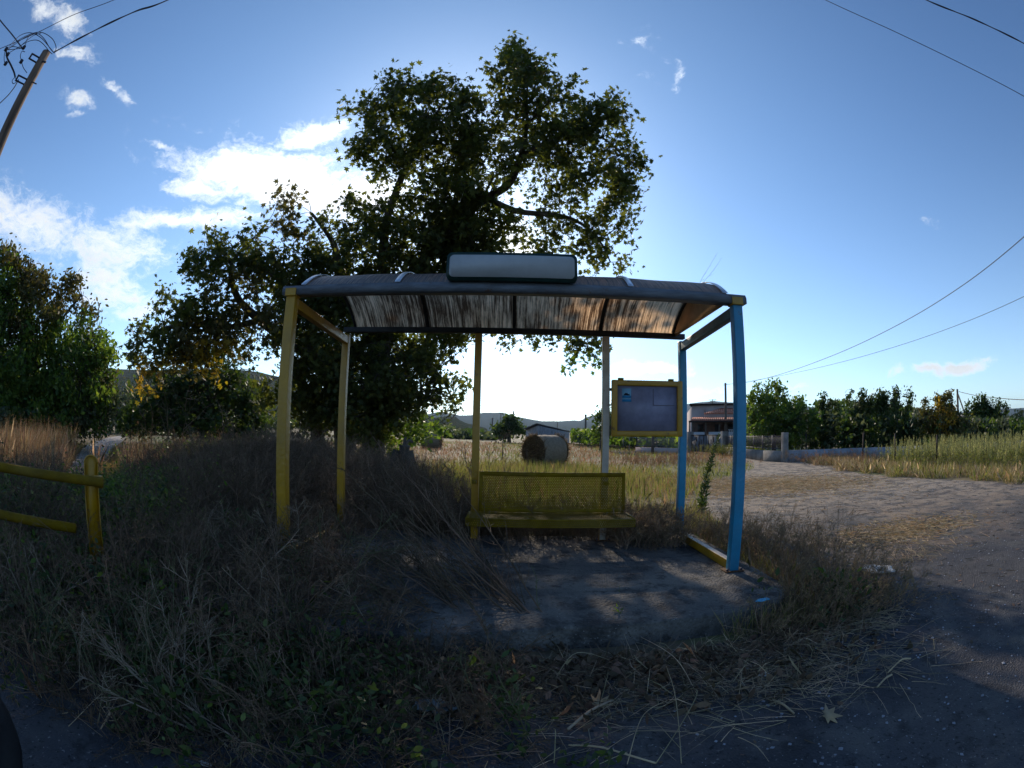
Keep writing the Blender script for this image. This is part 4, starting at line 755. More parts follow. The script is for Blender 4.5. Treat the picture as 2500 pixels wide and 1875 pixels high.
hedge('undergrowth', [(300, 1010, 1060, 24), (350, 1000, 1062, 24), (420, 1005, 1065, 24), (520, 1015, 1068, 22), (620, 1030, 1072, 22)], ('leafd', 'leafo'), .14, 7000, 'dark undergrowth under the trees beyond the dirt track')

# ---------------------------------------------------------------- hay bales
def bale(u, v, r, rad, ln, ang, label, rough=1.):
    c = G(u, v); d = norm(np.array([c[0]-CAM[0], c[1]-CAM[1]])); x, y = CAM[0]+d[0]*r, CAM[1]+d[1]*r
    o = empty('hay_bale', (x, y, 0), label, 'hay bale', 'round hay bales on the field'); ax = np.array([math.cos(ang), math.sin(ang), 0]); sd = np.array([-ax[1], ax[0], 0.]); cc = np.array([x, y, rad*.96])
    k, m = 48, 14; V = []; F = []
    for i in range(m+1):
        t = i/m-.5; rr = rad*(1-.035*(abs(t)*2)**4)
        for j in range(k):
            a = j*2*math.pi/k; q = rr*(1+.012*math.sin(a*5+i)+.01*math.sin(i*2.1)); z = max(q*math.sin(a), -rad*.93); V.append(cc+ax*t*ln+sd*q*math.cos(a)+np.array([0, 0, z]))
    F = [(i*k+j, i*k+(j+1) % k, (i+1)*k+(j+1) % k, (i+1)*k+j) for i in range(m) for j in range(k)]
    mk('wrapping', V, F, MT['wrap'], o, smooth=True)
    for s_ in (-1, 1):
        V = [cc+ax*s_*ln/2*1.0]; F = []
        rings = 9
        for i in range(1, rings+1):
            for j in range(k): a = j*2*math.pi/k+i*.2; q = rad*.985*i/rings; V.append(cc+ax*s_*(ln/2+.03*rng.random()+(.05 if i % 2 else 0)*(1-i/rings*.8))+sd*q*math.cos(a)+np.array([0, 0, max(q*math.sin(a), -rad*.93)]))
        F = [(0, 1+j, 1+(j+1) % k) for j in range(k)]+[(1+i*k+j, 1+(i+1)*k+j, 1+(i+1)*k+(j+1) % k, 1+i*k+(j+1) % k) for i in range(rings-1) for j in range(k)]
        e = mk('end_face', V, F, MT['hay'], o)
        if rough:
            n = int(3800*rough); a = rng.random(n)*6.28; q = rad*np.sqrt(rng.random(n))*1.0; b = cc+ax*s_*ln/2+sd*(q*np.cos(a))[:, None]+np.array([0, 0, 1.])*np.maximum(q*np.sin(a), -rad*.93)[:, None]
            dr = norm(ax*s_*.8+rnd_dirs(n)*.9+sd*np.cos(a)[:, None]*.4+np.array([0, 0, 1.])*np.sin(a)[:, None]*.5); B = Bag(); B.blades(b, b+dr*(.08+.24*rng.random(n)**2)[:, None], .014, rng.integers(0, 2, n)); w = B.build('loose_straw', [MT['drygrass'], MT['litter']], o)
    return o
bale(1331, 1112, 19.6, .63, 1.25, math.radians(42), 'large round straw bale wrapped in net, behind the bench')
bale(1054, 1080, 36, .62, 1.25, math.radians(0), 'smaller pale bale left of the yellow middle post', 0.2)
for u, v, r in ((1003, 1071, 95), (1017, 1069, 105), (1115, 1071, 100), (1149, 1072, 85), (1177, 1072, 92), (1190, 1072, 88), (1218, 1072, 84)):
    bale(u, v, r, .6, 1.2, rng.random()*3, 'tiny distant bale in the line across the stubble field', 0)

# ---------------------------------------------------------------- shed
def quadwall(B, p, q, z0, z1, th=.2, mi=0):
    p = np.array([*p, 0.]); q = np.array([*q, 0.]); B.beam(p+[0, 0, (z0+z1)/2], q+[0, 0, (z0+z1)/2], th, z1-z0, mi); return B
def pz(u, v, r):
    a, e = azel(u, v); return np.array([CAM[0]+r*math.sin(a), CAM[1]+r*math.cos(a), CAM[2]+r*math.tan(e)])
sh = pz(1300, 1075, 58); o = empty('shed', (sh[0], sh[1], 0), 'low grey shed with dark sloping roof beyond the large hay bale', 'shed')
A_, B_, C_ = pz(1284, 1062, 54), pz(1313, 1045, 52), pz(1390, 1062, 66)
def xy(p, z): return np.array([p[0], p[1], z])
back = B_-A_; E_ = np.array([C_[0]+back[0]*-1, C_[1]+back[1]*-1, 0])
zl, zr, zp = 1.55, 1.25, 2.05
f = [xy(A_, 0), xy(B_, 0), xy(C_, 0), xy(E_, 0)]
w = MB().add([xy(A_, 0), xy(B_, 0), xy(B_, zp), xy(A_, zl), xy(C_, 0), xy(C_, zr+.15), xy(E_, 0), xy(E_, zr)], [(0, 1, 2, 3), (1, 4, 5, 2), (4, 6, 7, 5), (6, 0, 3, 7)]).build('wall', MT['shed'], o)
r_ = MB(); up = np.array([0, 0, .05])
tp = [xy(A_, zl)+up, xy(B_, zp)+up, xy(C_, zr+.15)+up, xy(E_, zr)+up]; cen = sum(tp)/4; tp = [cen+(p-cen)*1.09 for p in tp]
r_.add([*tp, *[p+[0, 0, .12] for p in tp]], [(0, 3, 2, 1), (4, 5, 6, 7), (0, 1, 5, 4), (1, 2, 6, 5), (2, 3, 7, 6), (3, 0, 4, 7)]).build('roof', MT['darkrib'], o)

# ---------------------------------------------------------------- house with terracotta roofs
def house():
    R0 = 46; c = pz(1760, 1050, R0); o = empty('house', (c[0], c[1], 0), 'single-storey pinkish house with terracotta tiled roofs behind the grey gate', 'house')
    d = ray(1760, 1050); fwd = norm(np.array([d[0], d[1], 0])); rt = np.array([fwd[1], -fwd[0], 0.]); org = np.array([CAM[0], CAM[1], 0])+fwd*R0
    def L(x, y, z): return org+rt*x+fwd*y+np.array([0, 0, z])
    k = R0/FPX   # metres per pixel here
    def X(u): return (u-1760)*k*1.12
    def Z(v): return 1.33+(1056-v)*k*1.02
    def bx(b, u0, u1, y0, y1, z0, z1, mi=0):
        p = [L(X(u0), y0, z0), L(X(u1), y0, z0), L(X(u1), y1, z0), L(X(u0), y1, z0)]; q = [v+[0, 0, z1-z0] for v in p]
        b.add(p+q, [(0, 3, 2, 1), (4, 5, 6, 7), (0, 1, 5, 4), (1, 2, 6, 5), (2, 3, 7, 6), (3, 0, 4, 7)], mi); return b
    # main block with mono-pitch gable, facing wall and left gable wall
    b = MB(); zt = Z(990)
    b.add([L(X(1668), 6, 0), L(X(1696), 0, 0), L(X(1830), 0, 0), L(X(1830), 9, 0), L(X(1668), 6, Z(1012)), L(X(1696), 0, zt), L(X(1830), 0, zt), L(X(1830), 9, zt)], [(0, 1, 5, 4), (1, 2, 6, 5), (2, 3, 7, 6), (3, 0, 4, 7), (4, 5, 6, 7)])
    b.build('wall', MT['wall'], o)
    bx(MB(), 1690, 1834, -.25, 9.2, zt+.004, zt+.16).build('roof', MT['rust'], o)
    # upper tiled pitch
    def tiled(b, u0, u1, y0, y1, z0, z1, n, ul=None):
        """rows of barrel tiles on a pitch rising from front (y0, z0) to back (y1, z1)"""
        for i in range(n):
            f0, f1 = i/n, (i+1)/n; xa = X(u0)+(X(u1)-X(u0))*f0; xb = X(u0)+(X(u1)-X(u0))*f1; xm = (xa+xb)/2; w = (xb-xa)*.46
            lift = .0
            y1_, z1_ = (y1, z1)
            if ul is not None: g = min(1, max(.05, f0*ul)); y1_ = y0+(y1-y0)*g; z1_ = z0+(z1-z0)*g
            V = []
            for (yy, zz_) in ((y0, z0), (y1_, z1_)):
                for a in np.linspace(0, math.pi, 6): V.append(L(xm-w*math.cos(a), yy, zz_+w*.8*math.sin(a)))
                V.append(L(xm+w*1.1, yy, zz_-.04)); V.append(L(xm-w*1.1, yy, zz_-.04))
            b.add(V, [(j, (j+1) % 8, (j+1) % 8+8, j+8) for j in range(8)]+[tuple(range(8))[::-1], tuple(range(8, 16))])
    b = MB(); tiled(b, 1724, 1836, -2.4, -.05, Z(1012), Z(998), 26, 3.5); rf = b.build('roof', MT['tile'], o); rf['label'] = 'upper terracotta tiled pitch'
    b = MB(); b.add([L(X(1722), -2.35, Z(1013.5)), L(X(1836), -2.35, Z(1013.5)), L(X(1836), 0, Z(1000)), L(X(1757), 0, Z(1000))], [(0, 1, 2, 3)]); b.add([L(X(1724), -2.3, 0), L(X(1830), -2.3, 0), L(X(1830), -2.3, Z(1014)), L(X(1724), -2.3, Z(1014)), L(X(1724), 0, 0), L(X(1724), 0, Z(1000))], [(0, 1, 2, 3), (0, 3, 5, 4)]); b.build('wall', MT['wall'], o)
    b = MB(); tiled(b, 1700, 1836, -5.4, -2.35, Z(1029), Z(1021), 34); rf = b.build('porch_roof', MT['tile'], o); rf['label'] = 'lower terracotta porch roof'
    bx(MB(), 1697, 1836, -5.55, -5.42, Z(1033), Z(1029.5)).build('gutter', MT['rust'], o)
    MB().tube([L(X(1698), -5.3, Z(1032)), L(X(1698), -5.3, 0)], .05, 6).build('downpipe', MT['rust'], o)
    bx(MB(), 1698, 1724, -2.9, -.3, Z(1026), Z(1021.5)).build('ledge', MT['rust'], o)
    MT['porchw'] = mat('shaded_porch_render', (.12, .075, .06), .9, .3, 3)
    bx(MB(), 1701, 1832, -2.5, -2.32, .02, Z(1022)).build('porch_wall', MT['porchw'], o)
    for u in (1704, 1730, 1757, 1788, 1815): bx(MB(), u-1.5, u+1.5, -5.2, -5.0, 0, Z(1033)).build('porch_post', MT['wood2'], o)
    b = MB(); bx(b, 1711, 1723, -2.6, -2.31, Z(1053), Z(1036)); b.build('window', MT['dark'], o)
    b = MB(); bx(b, 1747, 1757, -2.6, -2.31, .3, Z(1036)); b.build('door', MT['dark'], o)
    bx(MB(), 1775, 1800, -2.6, -2.31, Z(1053), Z(1036)).build('window', MT['dark'], o)
    # parapet, balcony and balusters
    bx(MB(), 1702, 1728, -5.35, -5.15, 0, Z(1053)).build('parapet', MT['white'], o); bx(MB(), 1736, 1800, -5.35, -5.15, 0, Z(1053)).build('parapet', MT['white'], o)
    for i in range(9): x = 1776+i*3.4; bx(MB(), x, x+1.6, -6.0, -5.9, Z(1068), Z(1050)).build('baluster', MT['white'], o)
    bx(MB(), 1774, 1806, -6.05, -5.85, Z(1050.2), Z(1048.5)).build('handrail', MT['white'], o)
    # roof aerial
    x = X(1741); b = MB(); b.tube([L(x, 1, zt), L(x, 1, Z(974))], .03, 5)
    for v, w_ in ((976, .35), (979, .25), (982, .45)): b.tube([L(x-w_, 1, Z(v)), L(x+w_, 1.2, Z(v-1))], .02, 4)
    b.build('aerial', MT['iron'], o)
    return o
house()
# ---------------------------------------------------------------- walls, gate, railings
def wall_run(name, pts, z, th, m, label, cat='wall', cap=None, group=None):
    b = MB()
    for p, q in zip(pts[:-1], pts[1:]): b.beam((p[0], p[1], z/2), (q[0], q[1], z/2), th, z)
    o = b.build(name, m); tag(o, label, cat, group); return o
pA = G(1915, 1128); pB = G(1818, 1124); gR = G(1768, 1110); gL = G(1684, 1106); wL = G(1655, 1109); wLL = G(1553, 1106)
wall_run('garden_wall', [pA[:2], (pB[:2]+pA[:2])/2, gR[:2]], .50, .16, MT['walls'], 'low pale concrete wall between the gate and the square pillar')
pl_ = empty('pillar', (pA[0], pA[1], 0), 'tall square concrete pillar ending the pale wall, in front of the orchard', 'pillar'); MB().box((pA[0]-.13, pA[1]-.13, 0), (pA[0]+.13, pA[1]+.13, 1.33), bev=.015).build('shaft', MT['walls'], pl_)
wall_run('garden_wall', [pA[:2], (17.5, 15.5), (20, 13.7), (23, 10.7), (26, 7.3), (30, 1)], .52, .15, MT['shed'], 'long grey concrete wall behind the wire fence stakes on the right')
def railing(p, q, n, z0, z1, label, m='iron', bars=0, name='railing'):
    p = np.array(p); q = np.array(q); d = norm(np.append(q-p, 0)); o = empty(name, (*((p+q)/2), 0), label, 'railing')
    for i in range(n+1): x = p+(q-p)*i/n; MB().box((x[0]-.025, x[1]-.025, z0), (x[0]+.025, x[1]+.025, z1)).build('post', MT[m], o)
    for z in (z0+.08, z1-.06): MB().beam((*p, z), (*q, z), .03, .03).build('rail', MT[m], o)
    if bars:
        b = MB()
        for i in range(bars): x = p+(q-p)*(i+.5)/bars; b.box((x[0]-.008, x[1]-.008, z0+.08), (x[0]+.008, x[1]+.008, z1-.02))
        b.build('bars', MT[m], o)['kind'] = 'stuff' if bars > 100 else ''
    return o
railing(pA[:2]+(gR[:2]-pA[:2])*.02, gR[:2], 7, .5, 1.2, 'black barred railing on the pale wall beside the gate', bars=90)
railing(wLL[:2], wL[:2], 4, .42, 1.08, 'thin grey wire railing on the white wall under the notice board', 'gate', bars=60)
wall_run('garden_wall', [wLL[:2], wL[:2]], .40, .18, MT['wall'], 'low whitish wall under the notice board, left of the gate')
g2 = G(1500, 1092); railing(g2[:2], wLL[:2], 4, 0, 1.1, 'pale grey post and wire fence left of the whitish wall', 'walls', bars=0, name='fence')
g3 = G(1425, 1085); railing(g3[:2], g2[:2], 4, 0, .9, 'distant low fence between the tall pole and the cream post', 'walls', bars=0, name='fence')
tp_ = G(1593, 1108); MB_ = MB().tube([(tp_[0], tp_[1], 0), (tp_[0], tp_[1], 1.3)], .1, 8).build('fence_post', MT['wood2']); tag(MB_, 'stout dark wooden post in front of the whitish wall', 'post')
def gate():
    p, q = gL[:2], gR[:2]; o = empty('gate', (*((p+q)/2), 0), 'solid grey sheet-metal driveway gate in front of the house', 'gate'); d = norm(np.append(q-p, 0)); n = np.array([d[1], -d[0], 0.]); P0 = np.append(p, 0); Ln = np.linalg.norm(q-p)
    for i in range(2):
        a = P0+d*(Ln*i/2+.05); e = P0+d*(Ln*(i+1)/2-.05); MB().beam(a+[0, 0, .66], e+[0, 0, .66], .05, 1.1).build('leaf_panel', MT['gate'], o)
        b = MB()
        for j in range(4): x = a+(e-a)*(j+.5)/4; b.beam(x+n*.03+[0, 0, .12], x+n*.03+[0, 0, 1.2], .04, .03, up=tuple(n))
        for j in range(6): x = a+(e-a)*(.12+j*.15); h = .5+.3*(j % 3)/2; b.beam(x+n*.035+[0, 0, h], x+n*.035+[0, 0, h+.3], .05, .02, up=tuple(n))
        b.beam(a+n*.03+[0, 0, 1.22], e+n*.03+[0, 0, 1.22], .05, .05); b.build('ribs', MT['rust'], o)
    for x in (P0, np.append(q, 0)): MB().box(x-[.2, .2, 0], x+[.2, .2, 1.45], bev=.01).build('gate_pillar', MT['walls'], o)
gate()
hut = pz(2372, 1030, 40); o = empty('hut', (hut[0], hut[1], 0), 'small pale flat-roofed hut glimpsed between orchard trees', 'hut'); MB().box((hut[0]-.8, hut[1]-.5, 0), (hut[0]+.8, hut[1]+.6, 1.95)).build('wall', MT['wall'], o); MB().box((hut[0]-1.1, hut[1]-.8, 1.954), (hut[0]+1.1, hut[1]+.9, 2.1)).build('roof', MT['white'], o); MB().box((hut[0]-.35, hut[1]-.53, .1), (hut[0]+.3, hut[1]-.503, 1.6)).build('door', MT['dark'], o)
for i, (u, vt, vb) in enumerate(((1967, 1058, 1120), (2105, 1056, 1128), (2185, 1058, 1135), (2286, 1062, 1140), (2398, 1066, 1146), (2520, 1060, 1150))):
    x = G(u, vb); r = np.linalg.norm(x[:2]-CAM[:2]); a, e = azel(u, vt); z = CAM[2]+r*math.tan(e); t_ = np.array([x[0]+.05*math.sin(i*2), x[1], z])
    b = MB().beam((x[0], x[1], -.05), t_, .045, .045, up=(0, 1, 0)); o = b.build('fence_post', MT['rust']); tag(o, ('dark thin stake nearest the concrete pillar', 'second dark stake right of the concrete pillar', 'dark stake left of the tall seed-head weeds', 'dark stake at the left end of the dense tall weeds', 'rusty stake in the middle of the dense tall weeds', 'last stake at the right edge')[i], 'stake', 'wire fence stakes')

# ---------------------------------------------------------------- wheel of a parked vehicle, bottom-left corner
wc = G(-124, 1775, .30); wr = .30; o = empty('wheel', (wc[0], wc[1], 0), 'black tyre with pale rim of a parked vehicle, cut by the lower left corner', 'wheel')
d = norm(np.array([wc[0]-CAM[0], wc[1]-CAM[1], 0])); sd = np.array([-d[1], d[0], 0.])
def wheel(par, c, ax, R):
    up3 = np.array([0, 0, 1.]); s_ = norm(np.cross(ax, up3)); V = []; F = []; k = 56; prof = [(.66, -.055), (.80, -.085), (.93, -.08), (.985, -.05), (1, 0), (.985, .05), (.93, .08), (.80, .085), (.66, .055)]
    for j in range(k):
        a = j*2*math.pi/k
        for r, w in prof: q = r*R*(1+(.006 if (j % 2 and r > .97) else 0)); V.append(c+ax*w*1.1+(s_*math.cos(a)+up3*math.sin(a))*q)
    m = len(prof); F = [(j*m+i, j*m+(i+1) % m, ((j+1) % k)*m+(i+1) % m, ((j+1) % k)*m+i) for j in range(k) for i in range(m)]
    mk('tyre', V, F, MT['rubber'], par, smooth=True)
    b = MB()
    for j in range(5):
        a = j*2*math.pi/5+.35; b.beam(c+(s_*math.cos(a)+up3*math.sin(a))*R*.1, c+(s_*math.cos(a)+up3*math.sin(a))*R*.62, .05, .035, up=tuple(ax))
    b.tube([c+(s_*math.cos(a)+up3*math.sin(a))*R*.64 for a in np.linspace(0, 2*math.pi, 41)], .02, 6, cap=False); b.tube([c-ax*.05, c+ax*.05], .055, 14); b.build('rim', MT['rim'], par)
wheel(o, np.array([wc[0], wc[1], wr]), norm(-d+sd*.15+np.array([0, 0, .0])), wr)
# ---------------------------------------------------------------- litter
def crumple(name, c, rx, ry, rz, m, label, cat, seed=0, n=14, rot=0, tilt=(0, 0)):
    r_ = np.random.default_rng(seed); V = []; F = []
    for i in range(n+1):
        for j in range(n+1):
            x, y = i/n*2-1, j/n*2-1; rr = max(abs(x), abs(y)); l = math.hypot(x, y)+1e-9; x, y = x*rr/l, y*rr/l; k_ = 1+.12*math.sin(math.atan2(y, x)*5+seed); z = rz*(1-rr*rr*.6)*(.5+.5*r_.random())
            xx, yy = x*rx*k_, y*ry*k_; V.append((c[0]+xx*math.cos(rot)-yy*math.sin(rot), c[1]+xx*math.sin(rot)+yy*math.cos(rot), c[2]+z+xx*tilt[0]+yy*tilt[1]))
    F = [(i*(n+1)+j, (i+1)*(n+1)+j, (i+1)*(n+1)+j+1, i*(n+1)+j+1) for i in range(n) for j in range(n)]
    o = mk(name, V, F, m); so = o.modifiers.new('s', 'SOLIDIFY'); so.thickness = .003; tag(o, label, cat); return o
c = G(2140, 1397); crumple('flattened_plate', (c[0], c[1], .03), .19, .11, .012, MT['paper'], 'flattened whitish oval disc lying on the road right of the shelter', 'litter', 3, rot=-.9, tilt=(0, .12))
c = G(1862, 1466, Z0); crumple('face_mask', (c[0], c[1], Z0+.003), .06, .03, .012, MT['mask'], 'crumpled light blue scrap lying on the concrete near its right corner', 'litter', 5, rot=.2)
c = G(1060, 1742); crumple('plastic_bag', (c[0], c[1], .03), .10, .06, .05, MT['plastic'], 'crumpled translucent whitish plastic bag among the dead weeds, bottom centre', 'litter', 8)
c = G(1862, 1652); crumple('paper_scrap', (c[0], c[1], .01), .035, .025, .02, MT['paper'], 'tiny white scrap on the asphalt below the concrete edge', 'litter', 9)
c = G(505, 1871); crumple('paper_scrap', (c[0], c[1], .01), .03, .02, .02, MT['paper'], 'tiny bluish-white scrap at the bottom left edge', 'litter', 10)
c = G(1644, 1232); crumple('paper_scrap', (c[0], c[1], .02), .12, .07, .03, MT['paper'], 'white paper scrap on the ground behind the right rear post', 'litter', 11)
c = G(1463, 1735); K = Bag(); 
def big_leaf(u, v, s, m, label, cup=.12):
    c = G(u, v); sh_ = [(x, y, cup*(x*x+y*y)*2-.0) for x, y in STAR]; K = Bag(); K.leaves(np.array([[c[0], c[1], .03]]), s, sh_, 0, np.array([[.25, -.35, .9]]), np.array([[rng.normal(), rng.normal(), 0]])); o = K.build('fallen_leaf', MT[m]); s2 = o.modifiers.new('s', 'SOLIDIFY'); s2.thickness = .002; tag(o, label, 'leaf')
big_leaf(2016, 1757, .17, 'straw', 'tan plane leaf lying flat on the asphalt at lower right')
big_leaf(1462, 1733, .14, 'straw', 'pale curled leaf amid straw at the bottom centre', .5)
def stick(pts, r, m, label):
    V, F = curve_tube([np.append(G(u, v)[:2], z) for u, v, z in pts], r, 16, 6); o = mk('stick', V, F, MT[m]); tag(o, label, 'stick', 'loose sticks on the road')
stick([(2165, 1650, .02), (2195, 1630, .05), (2220, 1619, .03)], .0055, 'straw', 'pale bent stick on the road right of the weeds')
stick([(2140, 1682, .01), (2158, 1668, .03), (2175, 1655, .02)], .006, 'straw', 'short pale stick below the bent one')
stick([(1388, 1824, .012), (1470, 1838, .03), (1600, 1868, .012)], .0045, 'straw', 'long straight stick along the bottom edge')
stick([(1385, 1787, .015), (1440, 1755, .05), (1494, 1722, .03)], .0075, 'pale', 'thick pale stick pointing right beside the curled leaf')
stick([(1884, 1712, .012), (1910, 1728, .02), (1937, 1747, .012)], .006, 'straw', 'small pale stick on the asphalt below the concrete corner')
# ---------------------------------------------------------------- weeds, grass and straw
def stems(base, d, L, sag=.15, wob=.03, m=8):
    n = len(base); t = np.linspace(0, 1, m)[None, :, None]; L = np.broadcast_to(L, (n,))[:, None, None]
    sd = rnd_dirs(n)[:, None]*wob*L
    Pn = base[:, None]+d[:, None]*L*t+np.array([0, 0, -1.])*sag*L*t**2.2+sd*np.sin(t*math.pi*1.0)+rng.normal(size=(n, m, 3))*.008*L*t
    Pn[..., 2] = np.maximum(Pn[..., 2], .012); return Pn
def at(Pn, t):
    m = Pn.shape[1]; x = t*(m-1); i = np.minimum(x.astype(int), m-2); f = (x-i)[:, None]; k = np.arange(len(Pn)); a, b = Pn[k, i], Pn[k, i+1]; return a*(1-f)+b*f, norm(b-a)
def weed(B, base, d, L, r=.004, nb=8, nb2=3, spread=.75, sag=.12, mi=0, bud=0, budsize=.012, budm=1, blen=.38, shape=NARROW, k=4, wob=.03, t0=.25):
    n = len(base); L = np.broadcast_to(L, (n,)); r = np.broadcast_to(r, (n,)); Pn = stems(base, d, L, sag, wob)
    B.tubes(Pn, r[:, None]*np.linspace(1, .35, 8)[None], k, mi)
    e = []
    if nb:
        idx = np.repeat(np.arange(n), nb); t = t0+(.97-t0)*rng.random(len(idx)); p, tg = at(Pn[idx], t); dd = norm(tg+rnd_dirs(len(idx))*spread); l2 = L[idx]*blen*(1.15-t)*(.5+.8*rng.random(len(idx)))
        P2 = stems(p, dd, l2, .12, .06, 5); mi2 = mi if np.isscalar(mi) else mi[idx]; B.tubes(P2, (r[idx]*.55)[:, None]*np.linspace(1, .4, 5)[None], 3, mi2); e.append((P2, l2))
        if nb2:
            i2 = np.repeat(np.arange(len(P2)), nb2); t = .25+.7*rng.random(len(i2)); p, tg = at(P2[i2], t); dd = norm(tg+rnd_dirs(len(i2))*.9); l3 = l2[i2]*.42*(.4+.8*rng.random(len(i2)))
            P3 = stems(p, dd, l3, .1, .08, 4); B.tubes(P3, (r[idx][i2]*.32)[:, None]*np.linspace(1, .5, 4)[None], 3, mi2 if np.isscalar(mi2) else mi2[i2]); e.append((P3, l3))
    if bud:
        for P_, l_ in e[-2:]+[(Pn, L)]:
            q = np.repeat(np.arange(len(P_)), bud); t = .2+.8*rng.random(len(q)); p, tg = at(P_[q], t); p = p+rng.normal(size=p.shape)*budsize*.4
            B.leaves(p, budsize*(.5+rng.random(len(q))), shape, budm, None, tg)
    return Pn
def ground_pts(n, f):
    """rejection sampling in plan: f(x, y) -> probability"""
    raise NotImplementedError
AZ0, AZ1, AZ2 = azel(178, 1100)[0], azel(300, 1090)[0], azel(455, 1180)[0]
def sector(x, y):
    """open view down the dirt track: tall growth is thin there"""
    a = np.arctan2(x-CAM[0], y-CAM[1]); r = np.hypot(x-CAM[0], y-CAM[1]); return np.where((a > AZ0+.06*np.sin(r*2.3)) & (a < AZ1) & (r > 4.6), .0, np.where((a > AZ0) & (a < AZ2) & (r > 4.2) & (r < 8), .3, 1.))
def sample(n, x0, x1, y0, y1, prob, sect=True):
    out = []; tot = 0
    while tot < n:
        x = rng.uniform(x0, x1, n*2); y = rng.uniform(y0, y1, n*2); k = rng.random(n*2) < prob(x, y)*(sector(x, y) if sect else 1); out.append(np.stack([x[k], y[k]], -1)); tot += k.sum()
    p = np.concatenate(out)[:n]; return np.column_stack([p, gh(p[:, 0], p[:, 1])])
def inpoly(x, y, poly):
    c = np.zeros(np.shape(x), bool); n = len(poly)
    for i in range(n):
        (x1, y1), (x2, y2) = poly[i], poly[i-1]; k = ((y1 > y) != (y2 > y)); c ^= k & (x < (x2-x1)*(y-y1)/((y2-y1) or 1e-9)+x1)
    return c
def offroad(x, y, grow=0): return ~inpoly(x, y, VEG)
SLc = np.array(SL)
def offslab(x, y): return ~inpoly(x, y, SL)
def offedge(x, y): return ~inpoly(x, y+.2*(x > .9), SL) & offslab(x, y)
TRKp = [tuple(p) for p in TRK]
def lean(n, az, el, saz, sel):
    a = np.radians(az+rng.normal(size=n)*saz); e = np.radians(np.clip(el+rng.normal(size=n)*sel, 3, 90)); return np.stack([np.sin(a)*np.cos(e), np.cos(a)*np.cos(e), np.sin(e)], -1)
def stuff(B, name, mats, label): o = B.build(name, [MT[m] for m in mats]); tag(o, label, None, kind='stuff'); return o
# 1. heap of dry brush left of the shelter
B = Bag()
for mi_, n in ((2, 75), (3, 150), (1, 240)):
    b_ = sample(n, -2.6, 2.1, -2.75, .4, lambda x, y: offroad(x, y)*((x < 1.2) | (y < -1.1))*np.where(x > 1.2, .4, 1)); b_[:, 2] = np.where(offslab(b_[:, 0], b_[:, 1]), 0, Z0); weed(B, b_, lean(n, -20, 48, 80, 20), (.35+.5*rng.random(n))*np.where(b_[:, 0] > .8, .55, 1), .0045, 8, 4, .85, .2, {2: 3, 3: 4, 1: 1}[mi_], 2, .012, 2, .5)
def heap(x, y): return np.clip(np.exp(-((x+1.4)/2.8)**2-((y-1.4)/2.8)**2)*1.6, 0, 1)*offslab(x, y)*(x < .9)*offroad(x, y)
b_ = sample(3000, -5.5, 1.0, -1.9, 6.5, heap); weed(B, b_, lean(3000, 20, 62, 90, 18), .5+.6*rng.random(3000), .0032, 9, 3, .8, .2, 0, 1, .018, 2)
b_ = sample(900, -4.5, 1.2, -2.3, 1.2, lambda x, y: offslab(x, y)*.9); weed(B, b_, lean(900, -30, 55, 80, 20), .35+.45*rng.random(900), .003, 8, 2, .8, .25, 1, 1, .016, 2)
b_ = sample(900, -.6, 1.5, -1.3, 1.7, lambda x, y: (x < .22+.2*(y > .6)) | (x < .32-y*.98)); b_[:, 2] = np.where(offslab(b_[:, 0], b_[:, 1]), 0, Z0); weed(B, b_, lean(900, 60, 50, 70, 20), (.28+.35*rng.random(900))*np.where(b_[:, 0] > .5, .6, 1), .003, 8, 2, .8, .25, 0, 1, .016, 2)
b_ = sample(900, -2.6, .6, .6, 5.2, lambda x, y: offslab(x, y)*(x < .75-.0*y)); weed(B, b_, lean(900, 20, 66, 90, 14), .7+.5*rng.random(900), .0034, 10, 3, .8, .2, 1, 1, .02, 2)
b_ = sample(1000, -1.6, 2.0, -2.8, -1.1, lambda x, y: offslab(x, y)*offroad(x, y)); weed(B, b_, lean(1000, 0, 40, 180, 22), .18+.32*rng.random(1000), .0028, 7, 2, .8, .25, 0, 1, .016, 2)
b_ = sample(420, .3, 2.2, 1.8, 4.2, lambda x, y: (x < 1.5+.0*y)*1.); weed(B, b_, lean(420, -20, 68, 60, 14), .35+.4*rng.random(420), .003, 8, 3, .8, .2, 0, 1, .014, 2)
stuff(B, 'dry_brush', ('deadd', 'deadw', 'litter', 'pale', 'greenst'), 'tangled heap of dead brown brush around the left posts')
# fine dry grass threaded through it
B = Bag(); n = 42000; b_ = sample(n, -6, 1.6, -2.85, 7, lambda x, y: offslab(x, y)*offroad(x, y)*(.35+.65*heap(x, y))); h = .1+.35*rng.random(n)*(b_[:, 1] > -1.2)+.15*rng.random(n); d = lean(n, 0, 55, 180, 20); B.blades(b_, b_+d*h[:, None], .0045, rng.choice([0, 0, 1, 2, 2, 2], n), rnd_dirs(n)*.03)
b_ = sample(7000, -1.2, 3.8, -1.9, -1.02, lambda x, y: offedge(x, y)*(rng.random(x.shape) < np.clip(1.2-(x-1.2)*.30, .3, 1))*np.exp(-np.maximum(0, -y-1.25)*2.5)); n = len(b_); h = (.05+.16*rng.random(n)); d = lean(n, 0, 24, 180, 16); B.blades(b_+np.array([0, 0, .02]), b_+d*h[:, None], .004, rng.choice([0, 2, 2, 0, 1], n), rnd_dirs(n)*.02)
stuff(B, 'dry_grass', ('deadw', 'straw', 'deadd'), 'fine dry grass through the brush and along the concrete edge')
